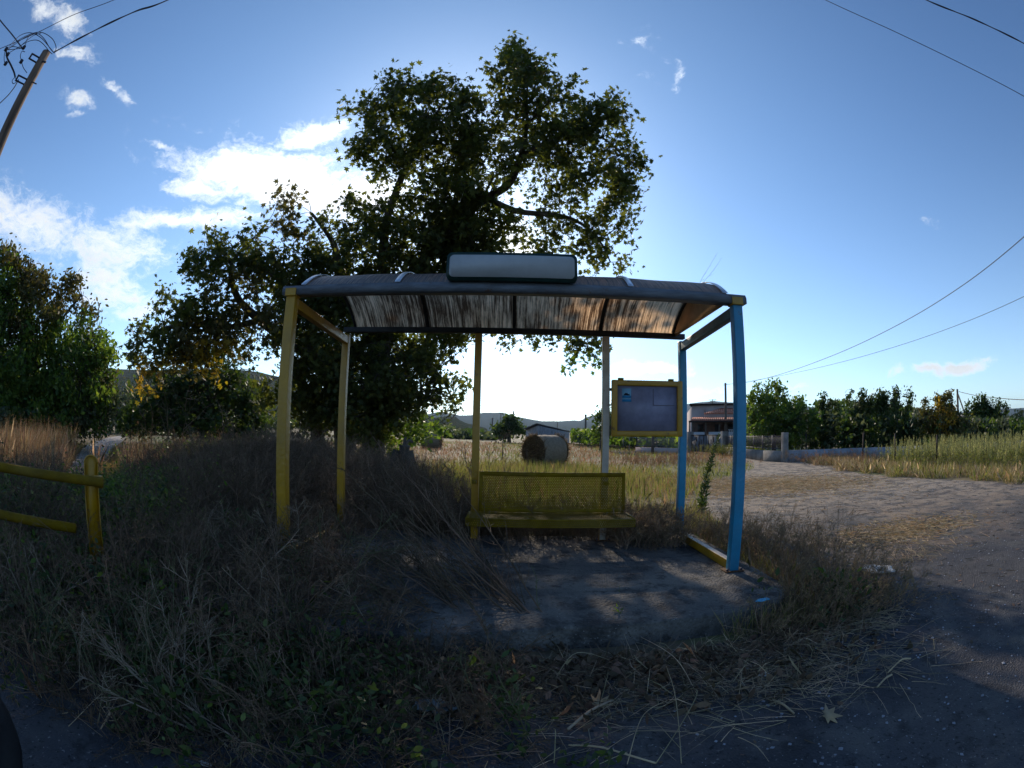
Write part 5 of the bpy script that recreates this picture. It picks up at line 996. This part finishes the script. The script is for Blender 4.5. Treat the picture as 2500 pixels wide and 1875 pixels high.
# 2. dead broad leaves and stalk litter along the concrete edge
B = Bag(); n = 2600; b_ = sample(n, -1.0, 4.3, -1.95, -.9, lambda x, y: offedge(x, y)*np.exp(-np.maximum(0, -y-1.25-.15*(x < 2))*3.2)*np.clip(1.15-.17*x, .25, 1)); b_[:, 2] = .01+.10*rng.random(n)*np.clip(1.2-.25*b_[:, 0], .15, 1)
B.leaves(b_, .035+.05*rng.random(n), OVAL, rng.integers(0, 2, n)); stuff(B, 'leaf_litter', ('litter', 'deadd'), 'crumpled dead leaves heaped below the front edge of the concrete')
B = Bag(); n = 900; b_ = sample(n, .2, 4.4, -2.2, -.95, lambda x, y: offedge(x, y)*np.exp(-np.maximum(0, -y-1.35)*2.2)); weed(B, b_+np.array([0, 0, .012]), lean(n, 90, 6, 180, 6), .12+.3*rng.random(n), .0022, 1, 0, .6, .1, rng.integers(0, 2, n), 0)
for (x0, y0, sx_, sy_, n) in ((3.35, -1.75, .30, .14, 260), (4.35, -1.2, .16, .16, 220), (6.0, -.1, .45, .14, 260)):
    b_ = np.column_stack([x0+rng.normal(size=n)*sx_, y0+rng.normal(size=n)*sy_, np.full(n, .014)]); weed(B, b_, lean(n, 60, 5, 60, 4), .08+.2*rng.random(n), .002, 1, 0, .5, .05, rng.integers(0, 2, n), 0)
stuff(B, 'straw_litter', ('straw', 'pale'), 'loose straw and stalks strewn on the asphalt edge')
# straw spread thinly over the sunlit road patches
B = Bag()
def patch(x, y): return (1.0*np.exp(-((x-6.9)/1.1)**2-((y-1.0)/.5)**2)+.75*np.exp(-((x-8.2)/2.6)**2-((y-7.6)/1.8)**2)+.6*np.exp(-((x-6.2)/1.3)**2-((y-10.8)/1.8)**2))
n = 30000; b_ = sample(n, 3.8, 13, -.6, 14, patch); b_[:, 2] = .014; h = .04+.12*rng.random(n); d = lean(n, 90, 4, 180, 3); B.blades(b_, b_+d*h[:, None], .0075, rng.integers(0, 2, n)); stuff(B, 'straw_litter', ('straw', 'drygrass'), 'pale straw scattered in sunlit patches over the gravel road')
B = Bag(); n = 5200; x = rng.uniform(2.4, 14, n); y = rng.uniform(-3, 12, n); k = inpoly(x, y, VEG) & (np.sin(x*1.7+y*.6)+np.sin(y*1.9-x*.5)+rng.normal(size=n)*.8 > .3); b_ = np.column_stack([x[k], y[k], np.full(k.sum(), .012)]); n = len(b_)
B.leaves(b_, .02+.05*rng.random(n)**2, OVAL, 0, norm(rnd_dirs(n)*.35+[0, 0, 1.]), None); q = b_[:1200]+np.array([.3, .2, 0]); d = lean(len(q), 0, 3, 180, 2); B.blades(q, q+d*(.05+.12*rng.random(len(q)))[:, None], .006, 1); stuff(B, 'road_debris', ('litter', 'deadd'), 'scattered dead leaves and twigs over the worn road')
# pebbles / grit on the road
def pebbles():
    B = Bag(); n = 16000; x = rng.uniform(2.2, 14, n); y = rng.uniform(-3, 10, n); k = inpoly(x, y, VEG); x, y = x[k], y[k]; n = len(x); s = .0025+.011*rng.random(n)**3
    oc = np.array([(1, 0, 0), (-1, 0, 0), (0, 1, 0), (0, -1, 0), (0, 0, .7), (0, 0, -.4)]); V = np.stack([x, y, s*.3+.006], -1)[:, None]+oc[None]*s[:, None, None]*(.7+.6*rng.random((n, 1, 3)))
    F = np.array([(0, 2, 4), (2, 1, 4), (1, 3, 4), (3, 0, 4)]); B.put(V, (F[None]+np.arange(n)[:, None, None]*6), np.full(n*4, 3, np.int32)); stuff(B, 'gravel', ('shed',), 'loose grit and small stones over the worn road')
pebbles()
# 3. weeds round the right-hand posts and the pad's right edge
B = Bag(); n = 620; b_ = sample(n, 3.75, 5.2, -1.25, 1.9, lambda x, y: offslab(x, y)*np.exp(-np.maximum(0, x-4.45)*2.2)); weed(B, b_, lean(n, 60, 66, 80, 14), .24+.4*rng.random(n), .0026, 8, 3, .8, .15, 0, 2, .014, 1)
n = 150; b_ = sample(n, 3.3, 4.9, -1.3, -.55, lambda x, y: offslab(x, y)*1.); weed(B, b_, lean(n, 80, 55, 70, 18), .18+.25*rng.random(n), .0026, 8, 3, .8, .2, 0, 2, .016, 1)
n = 650; b_ = sample(n, 3.0, 3.72, 1.0, 2.2, lambda x, y: x > 0); b_[:, 2] = np.where(b_[:, 1] < 1.75, Z0, 0); weed(B, b_, lean(n, 0, 62, 180, 16), .24+.42*rng.random(n), .0032, 8, 3, .9, .3, 0, 2, .014, 1, wob=.1)
n = 1500; b_ = sample(n, .7, 3.3, 1.45, 2.7, lambda x, y: x > 0); b_[:, 2] = np.where(b_[:, 1] < 1.75, Z0, 0); weed(B, b_, lean(n, 0, 66, 180, 14), .28+.42*rng.random(n), .003, 8, 3, .9, .25, 2, 2, .018, 2, wob=.1)
stuff(B, 'dry_weeds', ('deadw', 'drygrass', 'deadd'), 'dry branching weeds around the blue posts and behind the bench')
B = Bag(); n = 9500; b_ = sample(n, 3.3, 6.0, -1.1, 4.2, lambda x, y: offslab(x, y)*offroad(x-.35, y)*np.exp(-np.maximum(0, x-4.5)*1.6)); h = .07+.22*rng.random(n); d = lean(n, 0, 66, 180, 14); B.blades(b_, b_+d*h[:, None], .005, (rng.random(n) < .45).astype(int)*1+(rng.random(n) < .2), rnd_dirs(n)*.03); stuff(B, 'grass', ('drygrass', 'grass', 'straw'), 'mixed dry and green grass round the foot of the blue posts')
# green leafy clumps in the right-hand weeds and the brambles behind the railing
def leafy(n, cx, cy, sx_, sy_, h0, h1, leaf, mats, label, z=None, name='leafy_weeds', per=14):
    B = Bag(); x = cx+rng.normal(size=n)*sx_; y = cy+rng.normal(size=n)*sy_; b_ = np.column_stack([x, y, gh(x, y)]); 
    if z is not None: b_[:, 2] = z
    Pn = weed(B, b_, lean(n, 0, 62, 180, 15), h0+(h1-h0)*rng.random(n), .003, 5, 0, .8, .18, 0)
    q = np.repeat(np.arange(n), per); t = .15+.85*rng.random(len(q)); p, tg = at(Pn[q], t); p = p+rng.normal(size=p.shape)*leaf*1.4; p[:, 2] = np.maximum(p[:, 2], .02); B.leaves(p, leaf*(.5+.9*rng.random(len(q))), OVAL, 1+rng.integers(0, len(mats)-1, len(q)), norm(rnd_dirs(len(q))+[0, -.2, .7])); return stuff(B, name, mats, label)
leafy(34, 4.25, -.95, .16, .13, .2, .42, .05, ('greenst', 'leafd'), 'dark green leafy weed clump at the right tip of the concrete')
leafy(170, -2.2, .7, .7, .75, .35, .75, .05, ('greenst', 'leafg', 'ivy', 'grass'), 'green brambles behind the yellow railing post', name='brambles', per=34)
leafy(120, -1.0, -1.45, .35, .25, .3, .55, .045, ('greenst', 'ivy', 'leafg'), 'brambles burying the foot of the yellow railing post', name='brambles', per=26)
leafy(420, -2.7, -.2, .65, .6, .4, .72, .05, ('greenst', 'grass', 'leafg'), 'bright green leafy growth right behind the railing post', name='brambles', per=34)  # sunlit look comes from the lighter leaf colours
leafy(110, -3.1, 1.6, .6, .5, .35, .6, .055, ('greenst', 'grass', 'leafg'), 'yellow-green leaves lightened to look sunlit, behind the railing post', name='brambles', per=30)  # light leaf colours stand in for sunlight missing here
leafy(260, -3.3, -1.0, .8, .75, .3, .8, .05, ('greenst', 'ivy', 'leafd'), 'dark ivy and brambles under the yellow railing', name='brambles', per=36)
leafy(220, -1.2, -.9, 1.0, .35, .15, .5, .045, ('greenst', 'ivy', 'leafd'), 'dark green undergrowth in front of the left post', name='undergrowth', per=22)
leafy(320, .1, -1.95, .9, .35, .12, .38, .04, ('greenst', 'ivy', 'leafd'), 'dark green leaves among the dead weeds in the foreground', name='undergrowth', per=26)
leafy(150, .6, -1.45, .5, .16, .1, .28, .035, ('greenst', 'ivy', 'litter'), 'low dark growth at the left front edge of the concrete', name='undergrowth', per=20)
leafy(170, -6.4, -.6, .7, .5, .5, .95, .07, ('greenst', 'ivy', 'leafd'), 'dark bushy mass at the far left behind the railing', name='undergrowth', per=34)
leafy(220, -5.2, 6.8, .9, .9, .6, 1.1, .06, ('greenst', 'ivy', 'leafg'), 'green bush beside the dirt track', name='brambles', per=34)
# grass belt, sunlit, left
B = Bag(); n = 15000
def lf(x, y): return np.exp(-((x+9.0)/2.6)**2-((y-3.0)/1.9)**2)*(~inpoly(x, y, TRKp))
b_ = sample(n, -16, -4.5, -.5, 9, lf); h = (.40+.62*rng.random(n))*(.78+.2*np.sin(b_[:, 0]*2.3+b_[:, 1])+.16*np.sin(b_[:, 0]*5.1-b_[:, 1]*3.3)); d = lean(n, 30, 70, 90, 13); B.blades(b_, b_+d*h[:, None], .009, rng.integers(0, 3, n), rnd_dirs(n)*.05)
tp = b_[:5000]+d[:5000]*h[:5000, None]; B.leaves(np.repeat(tp, 3, 0)+rng.normal(size=(15000, 3))*.035, .035, NARROW, rng.integers(0, 2, 15000), None, np.repeat(d[:5000], 3, 0)); stuff(B, 'tall_dry_grass', ('redgrass', 'drygrass', 'straw'), 'tall russet dry grass in sunlight beside the dirt track')
B = Bag(); n = 9000
def lf2(x, y): return (np.exp(-((x+4.6)/2.2)**2-((y-8.2)/2.2)**2))*(~inpoly(x, y, TRKp))
b_ = sample(n, -12, 1.5, 4, 14, lf2); h = .35+.6*rng.random(n); d = lean(n, 30, 70, 90, 12); B.blades(b_, b_+d*h[:, None], .010, rng.integers(0, 3, n), rnd_dirs(n)*.05)
n = 300; b_ = sample(n, -9, 0, 5, 12, lf2); weed(B, b_, lean(n, 0, 68, 180, 12), .7+.5*rng.random(n), .005, 8, 3, .8, .1, 0, 2, .03, 1); stuff(B, 'tall_dry_grass', ('redgrass', 'drygrass', 'deadw'), 'russet dry grass and weeds under the plane tree')
B = Bag(); n = 9000; pr = lambda x, y: np.exp(-((x+.5)/1.6)**2-((y-6.0)/3.2)**2)+.8*np.exp(-((x-2.6)/3)**2-((y-10)/4.5)**2)+.6*np.exp(-((x+3.)/.8)**2-((y-2.6)/1)**2)
b_ = sample(n*3, -4, 9, 1.9, 17, lambda x, y: pr(x, y)*offroad(x-.4, y)); n = len(b_); h = .14+.34*rng.random(n)*(1-.4*(b_[:, 0] > 4.5)); d = lean(n, 0, 72, 180, 11); B.blades(b_, b_+d*h[:, None], .009, (rng.random(n) < .3).astype(int), rnd_dirs(n)*.04); stuff(B, 'grass', ('grass', 'drygrass'), 'bright green grass behind the bench, partly in sun')
B = Bag(); n = 9000
b_ = sample(n, -14, -1.5, .2, 9, lambda x, y: (sector(x, y) < .9)*(~inpoly(x, y, TRKp))*1., False); r = np.hypot(b_[:, 0]-CAM[0], b_[:, 1]-CAM[1]); h = (.08+.16*rng.random(n))*np.where(r > 7, 1.2, 1.); d = lean(n, 0, 62, 180, 16); B.blades(b_, b_+d*h[:, None], .008, np.where(rng.random(n) < .55, 0, rng.integers(1, 3, n)), rnd_dirs(n)*.04); stuff(B, 'grass', ('grass', 'drygrass', 'redgrass'), 'low green and dry grass on both sides of the dirt track')
# 4. open field: dry with green patches, then the verge
B = Bag(); n = 30000
def fld(x, y): r = np.hypot(x-CAM[0], y-CAM[1]); return np.clip(14/r, 0, 1)**1.6*offroad(x-.3, y)*(y > 4)
b_ = sample(n, -14, 19, 6, 55, fld); r = np.hypot(b_[:, 0]-CAM[0], b_[:, 1]-CAM[1]); h = .07+.16*rng.random(n)+.08*(r > 25); d = lean(n, 0, 62, 180, 16); gm = (np.sin(b_[:, 0]*.8)+np.sin(b_[:, 1]*.55+1)+rng.normal(size=n)*.5+np.where(b_[:, 1] < 20, 1.1, 0) > .7)
B.blades(b_, b_+d*h[:, None], .006+.0006*r, np.where(gm, 1, rng.integers(0, 2, n)*2), rnd_dirs(n)*.03); stuff(B, 'field_grass', ('drygrass', 'grass', 'redgrass'), 'short dry grass with green patches over the open field')
B = Bag(); n = 16000
def vg(x, y):   # strip between the road's far edge and the stakes
    a = np.interp(y, [-4, 2, 8.5, 12, 17, 21], [14.0, 13.2, 12.6, 13.7, 15.5, 16.5]); a = a+.35*np.sin(y*1.7)+.25*np.sin(y*4.1+1); return ((x > a-.1) & (x < a+4.2))*np.exp(-((x-a)/2.2)**2)
b_ = sample(n, 12, 22, -4, 19, vg); h = .12+.3*rng.random(n); d = lean(n, 0, 60, 180, 18); g_ = np.where(b_[:, 1] > 9, rng.random(n) < .12, rng.random(n) < .45).astype(int); B.blades(b_, b_+d*h[:, None], .014, np.where(g_ == 1, 1, rng.integers(0, 2, n)*2), rnd_dirs(n)*.06); stuff(B, 'grass', ('drygrass', 'grass', 'straw'), 'ragged verge of green and dry grass along the far side of the road')
# tall seed-head weeds behind the stakes
B = Bag(); n = 1500
def tw(x, y): a = np.interp(y, [-6, 2, 8.5, 12, 14], [14.8, 14.6, 14.8, 15.8, 16.6]); return ((x > a+.2) & (x < a+6))*np.clip((13.2-y)/4, 0, 1)
b_ = sample(n, 14, 22, -7, 13.4, tw); d = lean(n, 0, 84, 180, 4); L_ = .72+.4*rng.random(n); Pn = stems(b_, d, L_, .03, .02, 6); B.tubes(Pn, np.full((n, 6), .007), 3, 0)
q = np.repeat(np.arange(n), 64); f = rng.random(len(q)); p, tg = at(Pn[q], .52+.48*f); p = p+norm(rng.normal(size=p.shape)*[1, 1, .3])*(.09*(1.05-f)*rng.random(len(q)))[:, None]; B.leaves(p, .06*(.6+.7*rng.random(len(q))), NARROW, 1, None, tg)
q = np.repeat(np.arange(n), 26); f = rng.random(len(q)); p, tg = at(Pn[q], .1+.5*f); p = p+rng.normal(size=p.shape)*[.05, .05, .02]; B.leaves(p, .10*(.6+.7*rng.random(len(q))), NARROW, 2, None, norm(rnd_dirs(len(q))+[0, 0, .6])); stuff(B, 'tall_weeds', ('greenst', 'plume', 'grass'), 'dense stand of tall pale green seed-head weeds along the stakes')
B = Bag(); n = 120; b_ = sample(n, 13.5, 16.8, 11.5, 16, lambda x, y: x > 0); weed(B, b_, lean(n, 0, 64, 180, 14), .35+.4*rng.random(n), .006, 8, 3, .8, .15, 0, 2, .03, 1); stuff(B, 'dry_weeds', ('drygrass', 'redgrass'), 'dry reddish weeds at the foot of the grey wall')
B = Bag(); n = 260; b_ = np.column_stack([*(np.array([8.5, 17])+rng.normal(size=(n, 2))*[1.2, 1.2]).T, np.zeros(n)]); weed(B, b_, lean(n, 0, 66, 180, 12), .3+.35*rng.random(n), .006, 8, 2, .8, .1, 0, 2, .03, 1)
b_ = np.column_stack([*(np.array([14.5, 24])+rng.normal(size=(n, 2))*[.8, 2]).T, np.zeros(n)]); weed(B, b_, lean(n, 0, 70, 180, 10), .5+.4*rng.random(n), .008, 6, 2, .6, .1, 2, 2, .05, 2); stuff(B, 'dry_weeds', ('drygrass', 'redgrass', 'grass'), 'russet and green weeds in front of the gate and whitish wall')
# 5. individual plants that stand out
def plant(name, label, cat, group, pts_uv, r, mats, nb=10, nb2=3, bud=2, bs=.014, blen=.3, spread=.7, sag=0, budm=1, shape=NARROW, t0=.2, root=None):
    """stems through picture-measured roots and tips; each plant is one mesh of stems with leaves as a part"""
    B = Bag(); K = Bag(); 
    for (p0, p1) in pts_uv:
        p0, p1 = np.array(p0), np.array(p1); L_ = np.linalg.norm(p1-p0); d = (p1-p0)/L_
        Pn = stems(p0[None], d[None], np.array([L_]), sag, .02, 10); Pn[0] += np.array([0, 0, 1.])*sag*L_*(np.linspace(0, 1, 10)**2.2)[:, None]; B.tubes(Pn, np.linspace(r, r*.3, 10)[None], 5, 0)
        idx = np.zeros(nb, int); t = np.sort(t0+(.98-t0)*rng.random(nb)); p, tg = at(Pn[idx], t); dd = norm(tg+rnd_dirs(nb)*spread); l2 = L_*blen*(1.15-t)*(.5+.8*rng.random(nb)); P2 = stems(p, dd, l2, .04, .07, 6); B.tubes(P2, np.linspace(r*.5, r*.18, 6)[None]*np.ones((nb, 1)), 4, 0)
        al = [(P2, nb), (Pn, 1)]
        if nb2:
            i2 = np.repeat(np.arange(nb), nb2); t = .2+.75*rng.random(len(i2)); p, tg = at(P2[i2], t); dd = norm(tg+rnd_dirs(len(i2))*.8); l3 = l2[i2]*.4*(.4+.8*rng.random(len(i2))); P3 = stems(p, dd, l3, .03, .08, 4); B.tubes(P3, np.linspace(r*.3, r*.15, 4)[None]*np.ones((len(i2), 1)), 3, 0); al.append((P3, len(i2)))
        for P_, m in al:
            q = np.repeat(np.arange(len(P_)), bud if m > 1 else bud*4); t = .1+.9*rng.random(len(q)); p, tg = at(P_[q], t); K.leaves(p, bs*(.5+rng.random(len(q))), shape, 0, None, tg)
    o = B.build(name, MT[mats[0]]); tag(o, label, cat, group); kk = K.build('buds' if bs < .02 else 'leaves', MT[mats[1]]); kk.parent = o; kk['kind'] = 'stuff'; return o
def gz(u, v, z=.0): return G(u, v, z)
gp_ = 'dead stems leaning over the concrete'
sets = [(((1392, 1592), (985, 1180), 5.1), ((1370, 1585), (900, 1150), 5.0), ((1380, 1600), (1090, 1230), 4.7)),
        (((1290, 1560), (860, 1230), 4.6), ((1270, 1580), (770, 1270), 4.3), ((1300, 1570), (960, 1260), 4.7)),
        (((1150, 1560), (700, 1290), 4.2), ((1120, 1580), (800, 1330), 4.2), ((1180, 1560), (900, 1210), 4.7)),
        (((1230, 1600), (1000, 1330), 4.2), ((1210, 1610), (920, 1400), 3.8), ((1250, 1590), (840, 1190), 4.8)),
        (((1010, 1590), (620, 1330), 4.0), ((1000, 1600), (540, 1390), 3.7), ((1040, 1580), (720, 1370), 3.9)),
        (((1340, 1580), (1050, 1150), 5.2), ((1330, 1590), (940, 1300), 4.6), ((1310, 1575), (1010, 1400), 4.1))]
labs = ['longest dead stems leaning up-left from the pad edge toward the bench', 'dead stems crossing the middle of the concrete up to the left post', 'dead stems leaning low over the left part of the concrete', 'short dead stems in the middle of the leaning bunch', 'dead stems leaning left from under the left post', 'thin dead stems rising to the left end of the bench']
for st_, lb in zip(sets, labs):
    st_ = list(st_)+[(tuple(np.array(st_[k % 3][0])+rng.normal(size=2)*[28, 9]), tuple(np.array(st_[k % 3][1])+rng.normal(size=2)*[75, 60]), st_[k % 3][2]+rng.normal()*.15) for k in range(5)]
    plant('dead_weed', lb, 'weed', gp_, [((gz(*a, .02)), P(*t_, d_)) for a, t_, d_ in st_], .006, ('deadd', 'litter'), 18, 2, 2, .024, .20, .5, .06)  # the stems' backlit darkness is put into their colour
gp_ = 'pale dry weeds in the foreground'
plant('dry_weed', 'pale many-branched dry weed at the lower left', 'weed', gp_, [(gz(500, 1800), P(200, 1500, 2.5)), (gz(505, 1795), P(190, 1645, 2.3)), (gz(510, 1795), P(370, 1420, 2.9)), (gz(515, 1800), P(250, 1560, 2.5))], .006, ('pale', 'pale'), 12, 4, 2, .010, .45, .8, .05)
plant('dry_weed', 'pale arching dry weed right of the many-branched one', 'weed', gp_, [(gz(560, 1830), P(380, 1600, 2.5)), (gz(570, 1830), P(500, 1520, 2.7)), (gz(580, 1840), P(660, 1580, 2.6)), (gz(640, 1840), P(420, 1700, 2.3))], .005, ('pale', 'pale'), 10, 4, 2, .010, .45, .8, .05)
plant('dry_weed', 'brownish seedy weed at the bottom beside the plastic bag', 'weed', gp_, [(gz(1085, 1840), P(1040, 1640, 2.6)), (gz(1095, 1845), P(1100, 1660, 2.5)), (gz(1070, 1850), P(960, 1700, 2.4))], .004, ('deadw', 'litter'), 12, 4, 3, .018, .4, .8)
plant('dry_weed', 'thin upright weed standing between the pale weeds and the bag', 'weed', gp_, [(gz(590, 1860), P(600, 1690, 2.4)), (gz(720, 1790), P(735, 1760, 2.6)), (gz(690, 1800), P(700, 1640, 2.7))], .004, ('deadw', 'litter'), 9, 3, 2, .014, .4, .8)
plant('dry_weed', 'sparse tall dead weeds poking above the grass by the dirt track', 'weed', gp_, [(gz(430, 1170), P(400, 905, 8)), (gz(445, 1170), P(470, 930, 8)), (gz(380, 1150), P(345, 1000, 9)), (gz(520, 1200), P(545, 1000, 7))], .009, ('deadw', 'litter'), 12, 3, 2, .03, .35, .6)
plant('dry_weed', 'twiggy dead weeds standing behind the left end of the bench', 'weed', gp_, [(gz(1185, 1290), P(1115, 1060, 7)), (gz(1190, 1290), P(1195, 1080, 7)), (gz(1230, 1290), P(1240, 1060, 7.2)), (gz(1150, 1290), P(1150, 1120, 6.5)), (gz(1290, 1280), P(1285, 1090, 7.2)), (gz(1090, 1260), P(1060, 1100, 7))], .006, ('deadw', 'litter'), 14, 3, 2, .022, .4, .7)
gp2 = 'single weeds by the shelter'
B = None
def conyza(label, p0, p1, r, n, leaf, m='leafo'):
    p0, p1 = np.array(p0), np.array(p1); L_ = np.linalg.norm(p1-p0); d = (p1-p0)/L_; Pn = stems(p0[None], d[None], np.array([L_]), 0, .05, 12); B = Bag(); B.tubes(Pn, np.linspace(r, r*.4, 12)[None], 6, 0); o = B.build('leafy_plant', MT['greenst']); tag(o, label, 'plant', gp2)
    q = np.zeros(n, int); t = np.sort(.08+.92*rng.random(n)); p, tg = at(Pn[q], t); a = np.arange(n)*2.4; x = norm(np.cross(d, [0, 1, 0])); y = np.cross(d, x); out = np.cos(a)[:, None]*x+np.sin(a)[:, None]*y; u = norm(out*.9+tg*.65); s = leaf*(1.05-.75*t)*(.8+.4*rng.random(n)); K = Bag(); K.leaves(p+u*s[:, None]*.5, s, NARROW, 0, None, u, .3); k = K.build('leaves', MT[m]); k.parent = o; k['kind'] = 'stuff'
conyza('tall dark green leafy spike between the two blue posts', gz(1712, 1262), P(1759, 1062, 7.6), .011, 330, .15, 'ivy')
conyza('small green plant rooted in the crack, front of the concrete', gz(1312, 1580), P(1302, 1380, 3.6), .004, 40, .05)
conyza('reddish green seedling at the middle of the concrete edge', gz(1510, 1572), P(1513, 1470, 3.4), .004, 24, .09)
conyza('thin green sprig standing on the concrete below the bench end', gz(1500, 1512, Z0), P(1512, 1430, 3.9), .003, 18, .07, 'leafg')
plant('dry_weed', 'twin dry stalks with tiny heads growing from the roof corner above the blue post', 'weed', gp2, [((3.55, .45, HF+.21), P(1752, 617, 4.9)), ((3.55, .45, HF+.21), P(1762, 632, 4.9))], .0016, ('deadw', 'litter'), 5, 0, 1, .014, .12, .8)
plant('dry_weed', 'bushy dark twiggy weed on the road edge right of the front blue post', 'weed', gp2, [(gz(2000, 1560), P(2030, 1255, 4.6)), (gz(2010, 1560), P(2090, 1290, 4.5)), (gz(2000, 1550), P(1985, 1240, 4.9)), (gz(2030, 1560), P(2130, 1330, 4.3)), (gz(1990, 1540), P(2050, 1210, 5))], .004, ('deadw', 'litter'), 14, 4, 2, .016, .35, .7)
conyza('dark leafy upright weed among the twiggy weeds right of the shelter', gz(2015, 1540), P(2020, 1330, 4.3), .005, 90, .05, 'litter')
# long fallen grass stalks over the asphalt in the foreground
B = Bag(); 
for a, b, c_ in (((1625, 1730), (1560, 1800), (1530, 1872)), ((1624, 1645), (1640, 1750), (1662, 1870)), ((1490, 1630), (1400, 1640), (1340, 1690)), ((1560, 1570), (1640, 1650), (1700, 1700)), ((1790, 1650), (1800, 1690), (1800, 1720)), ((1680, 1700), (1690, 1750), (1600, 1870)), ((470, 1700), (330, 1700), (170, 1780)), ((1350, 1800), (1352, 1840), (1352, 1870)), ((1180, 1700), (1080, 1730), (1010, 1800))):
    q = [G(*p) for p in (a, b, c_)]; q[0][2] = .05; q[1][2] = .12; q[2][2] = .015; V, F = curve_tube(q, .0021, 14, 4); B.put(V, np.array([f for f in F if len(f) == 4]), np.full(len([f for f in F if len(f) == 4]), 4, np.int32), 0)
stuff(B, 'fallen_stalks', ('straw',), 'long fallen pale grass stalks over the asphalt')
# ---------------------------------------------------------------- uprooted stump
def stump():
    c = G(975, 1150); c = CAM+(c-CAM)*1.0; r = 9.0; p = pz(975, 1140, r); o = empty('tree_stump', (p[0], p[1], 0), 'dark twisted stump with splayed roots in the brush left of the middle post', 'stump'); b = MB()
    top = pz(985, 1090, r); k = 8
    for i in range(11):
        a = i*.57; e = p+np.array([math.cos(a)*.4*(1+.3*math.sin(i*3)), math.sin(a)*.3, 0]); e[2] = 0; s_ = top+np.array([math.cos(a)*.10, math.sin(a)*.08, -.1-.1*(i % 3)]); mid = (s_*.6+e*.4)+np.array([0, 0, .02+.06*math.sin(i*2.)]); V, F = curve_tube([s_+[0, 0, .12*(i % 2)], s_, mid, e], .09, 12, 7); V = V; b.add(V, F)
    b.build('trunk', MT['bark'], o); b = MB()
    for i, (u, v) in enumerate(((992, 1072), (1008, 1080))): V, F = curve_tube([top+[0, 0, -.1], (top+pz(u, v, r))/2+[0, 0, .06], pz(u, v, r)], .03, 10, 6); b.add(V, F)
    b.build('root', MT['bark'], o)
stump()
# ---------------------------------------------------------------- air
def haze():
    b = MB().box((-9000, -9000, -4), (9000, 9500, 300)); m = bpy.data.materials.new('haze'); m.use_nodes = True; nt = m.node_tree; nt.nodes.remove(nt.nodes['Principled BSDF']); v = nt.nodes.new('ShaderNodeVolumePrincipled')
    v.inputs['Color'].default_value = (.55, .74, 1, 1); v.inputs['Density'].default_value = HAZE; v.inputs['Anisotropy'].default_value = .3; nt.links.new(v.outputs[0], nt.nodes['Material Output'].inputs['Volume']); o = b.build('haze', m); tag(o, 'thin blue evening haze', None, kind='stuff'); m.cycles.homogeneous_volume = True if hasattr(m.cycles, 'homogeneous_volume') else None
HAZE = .00007
haze()
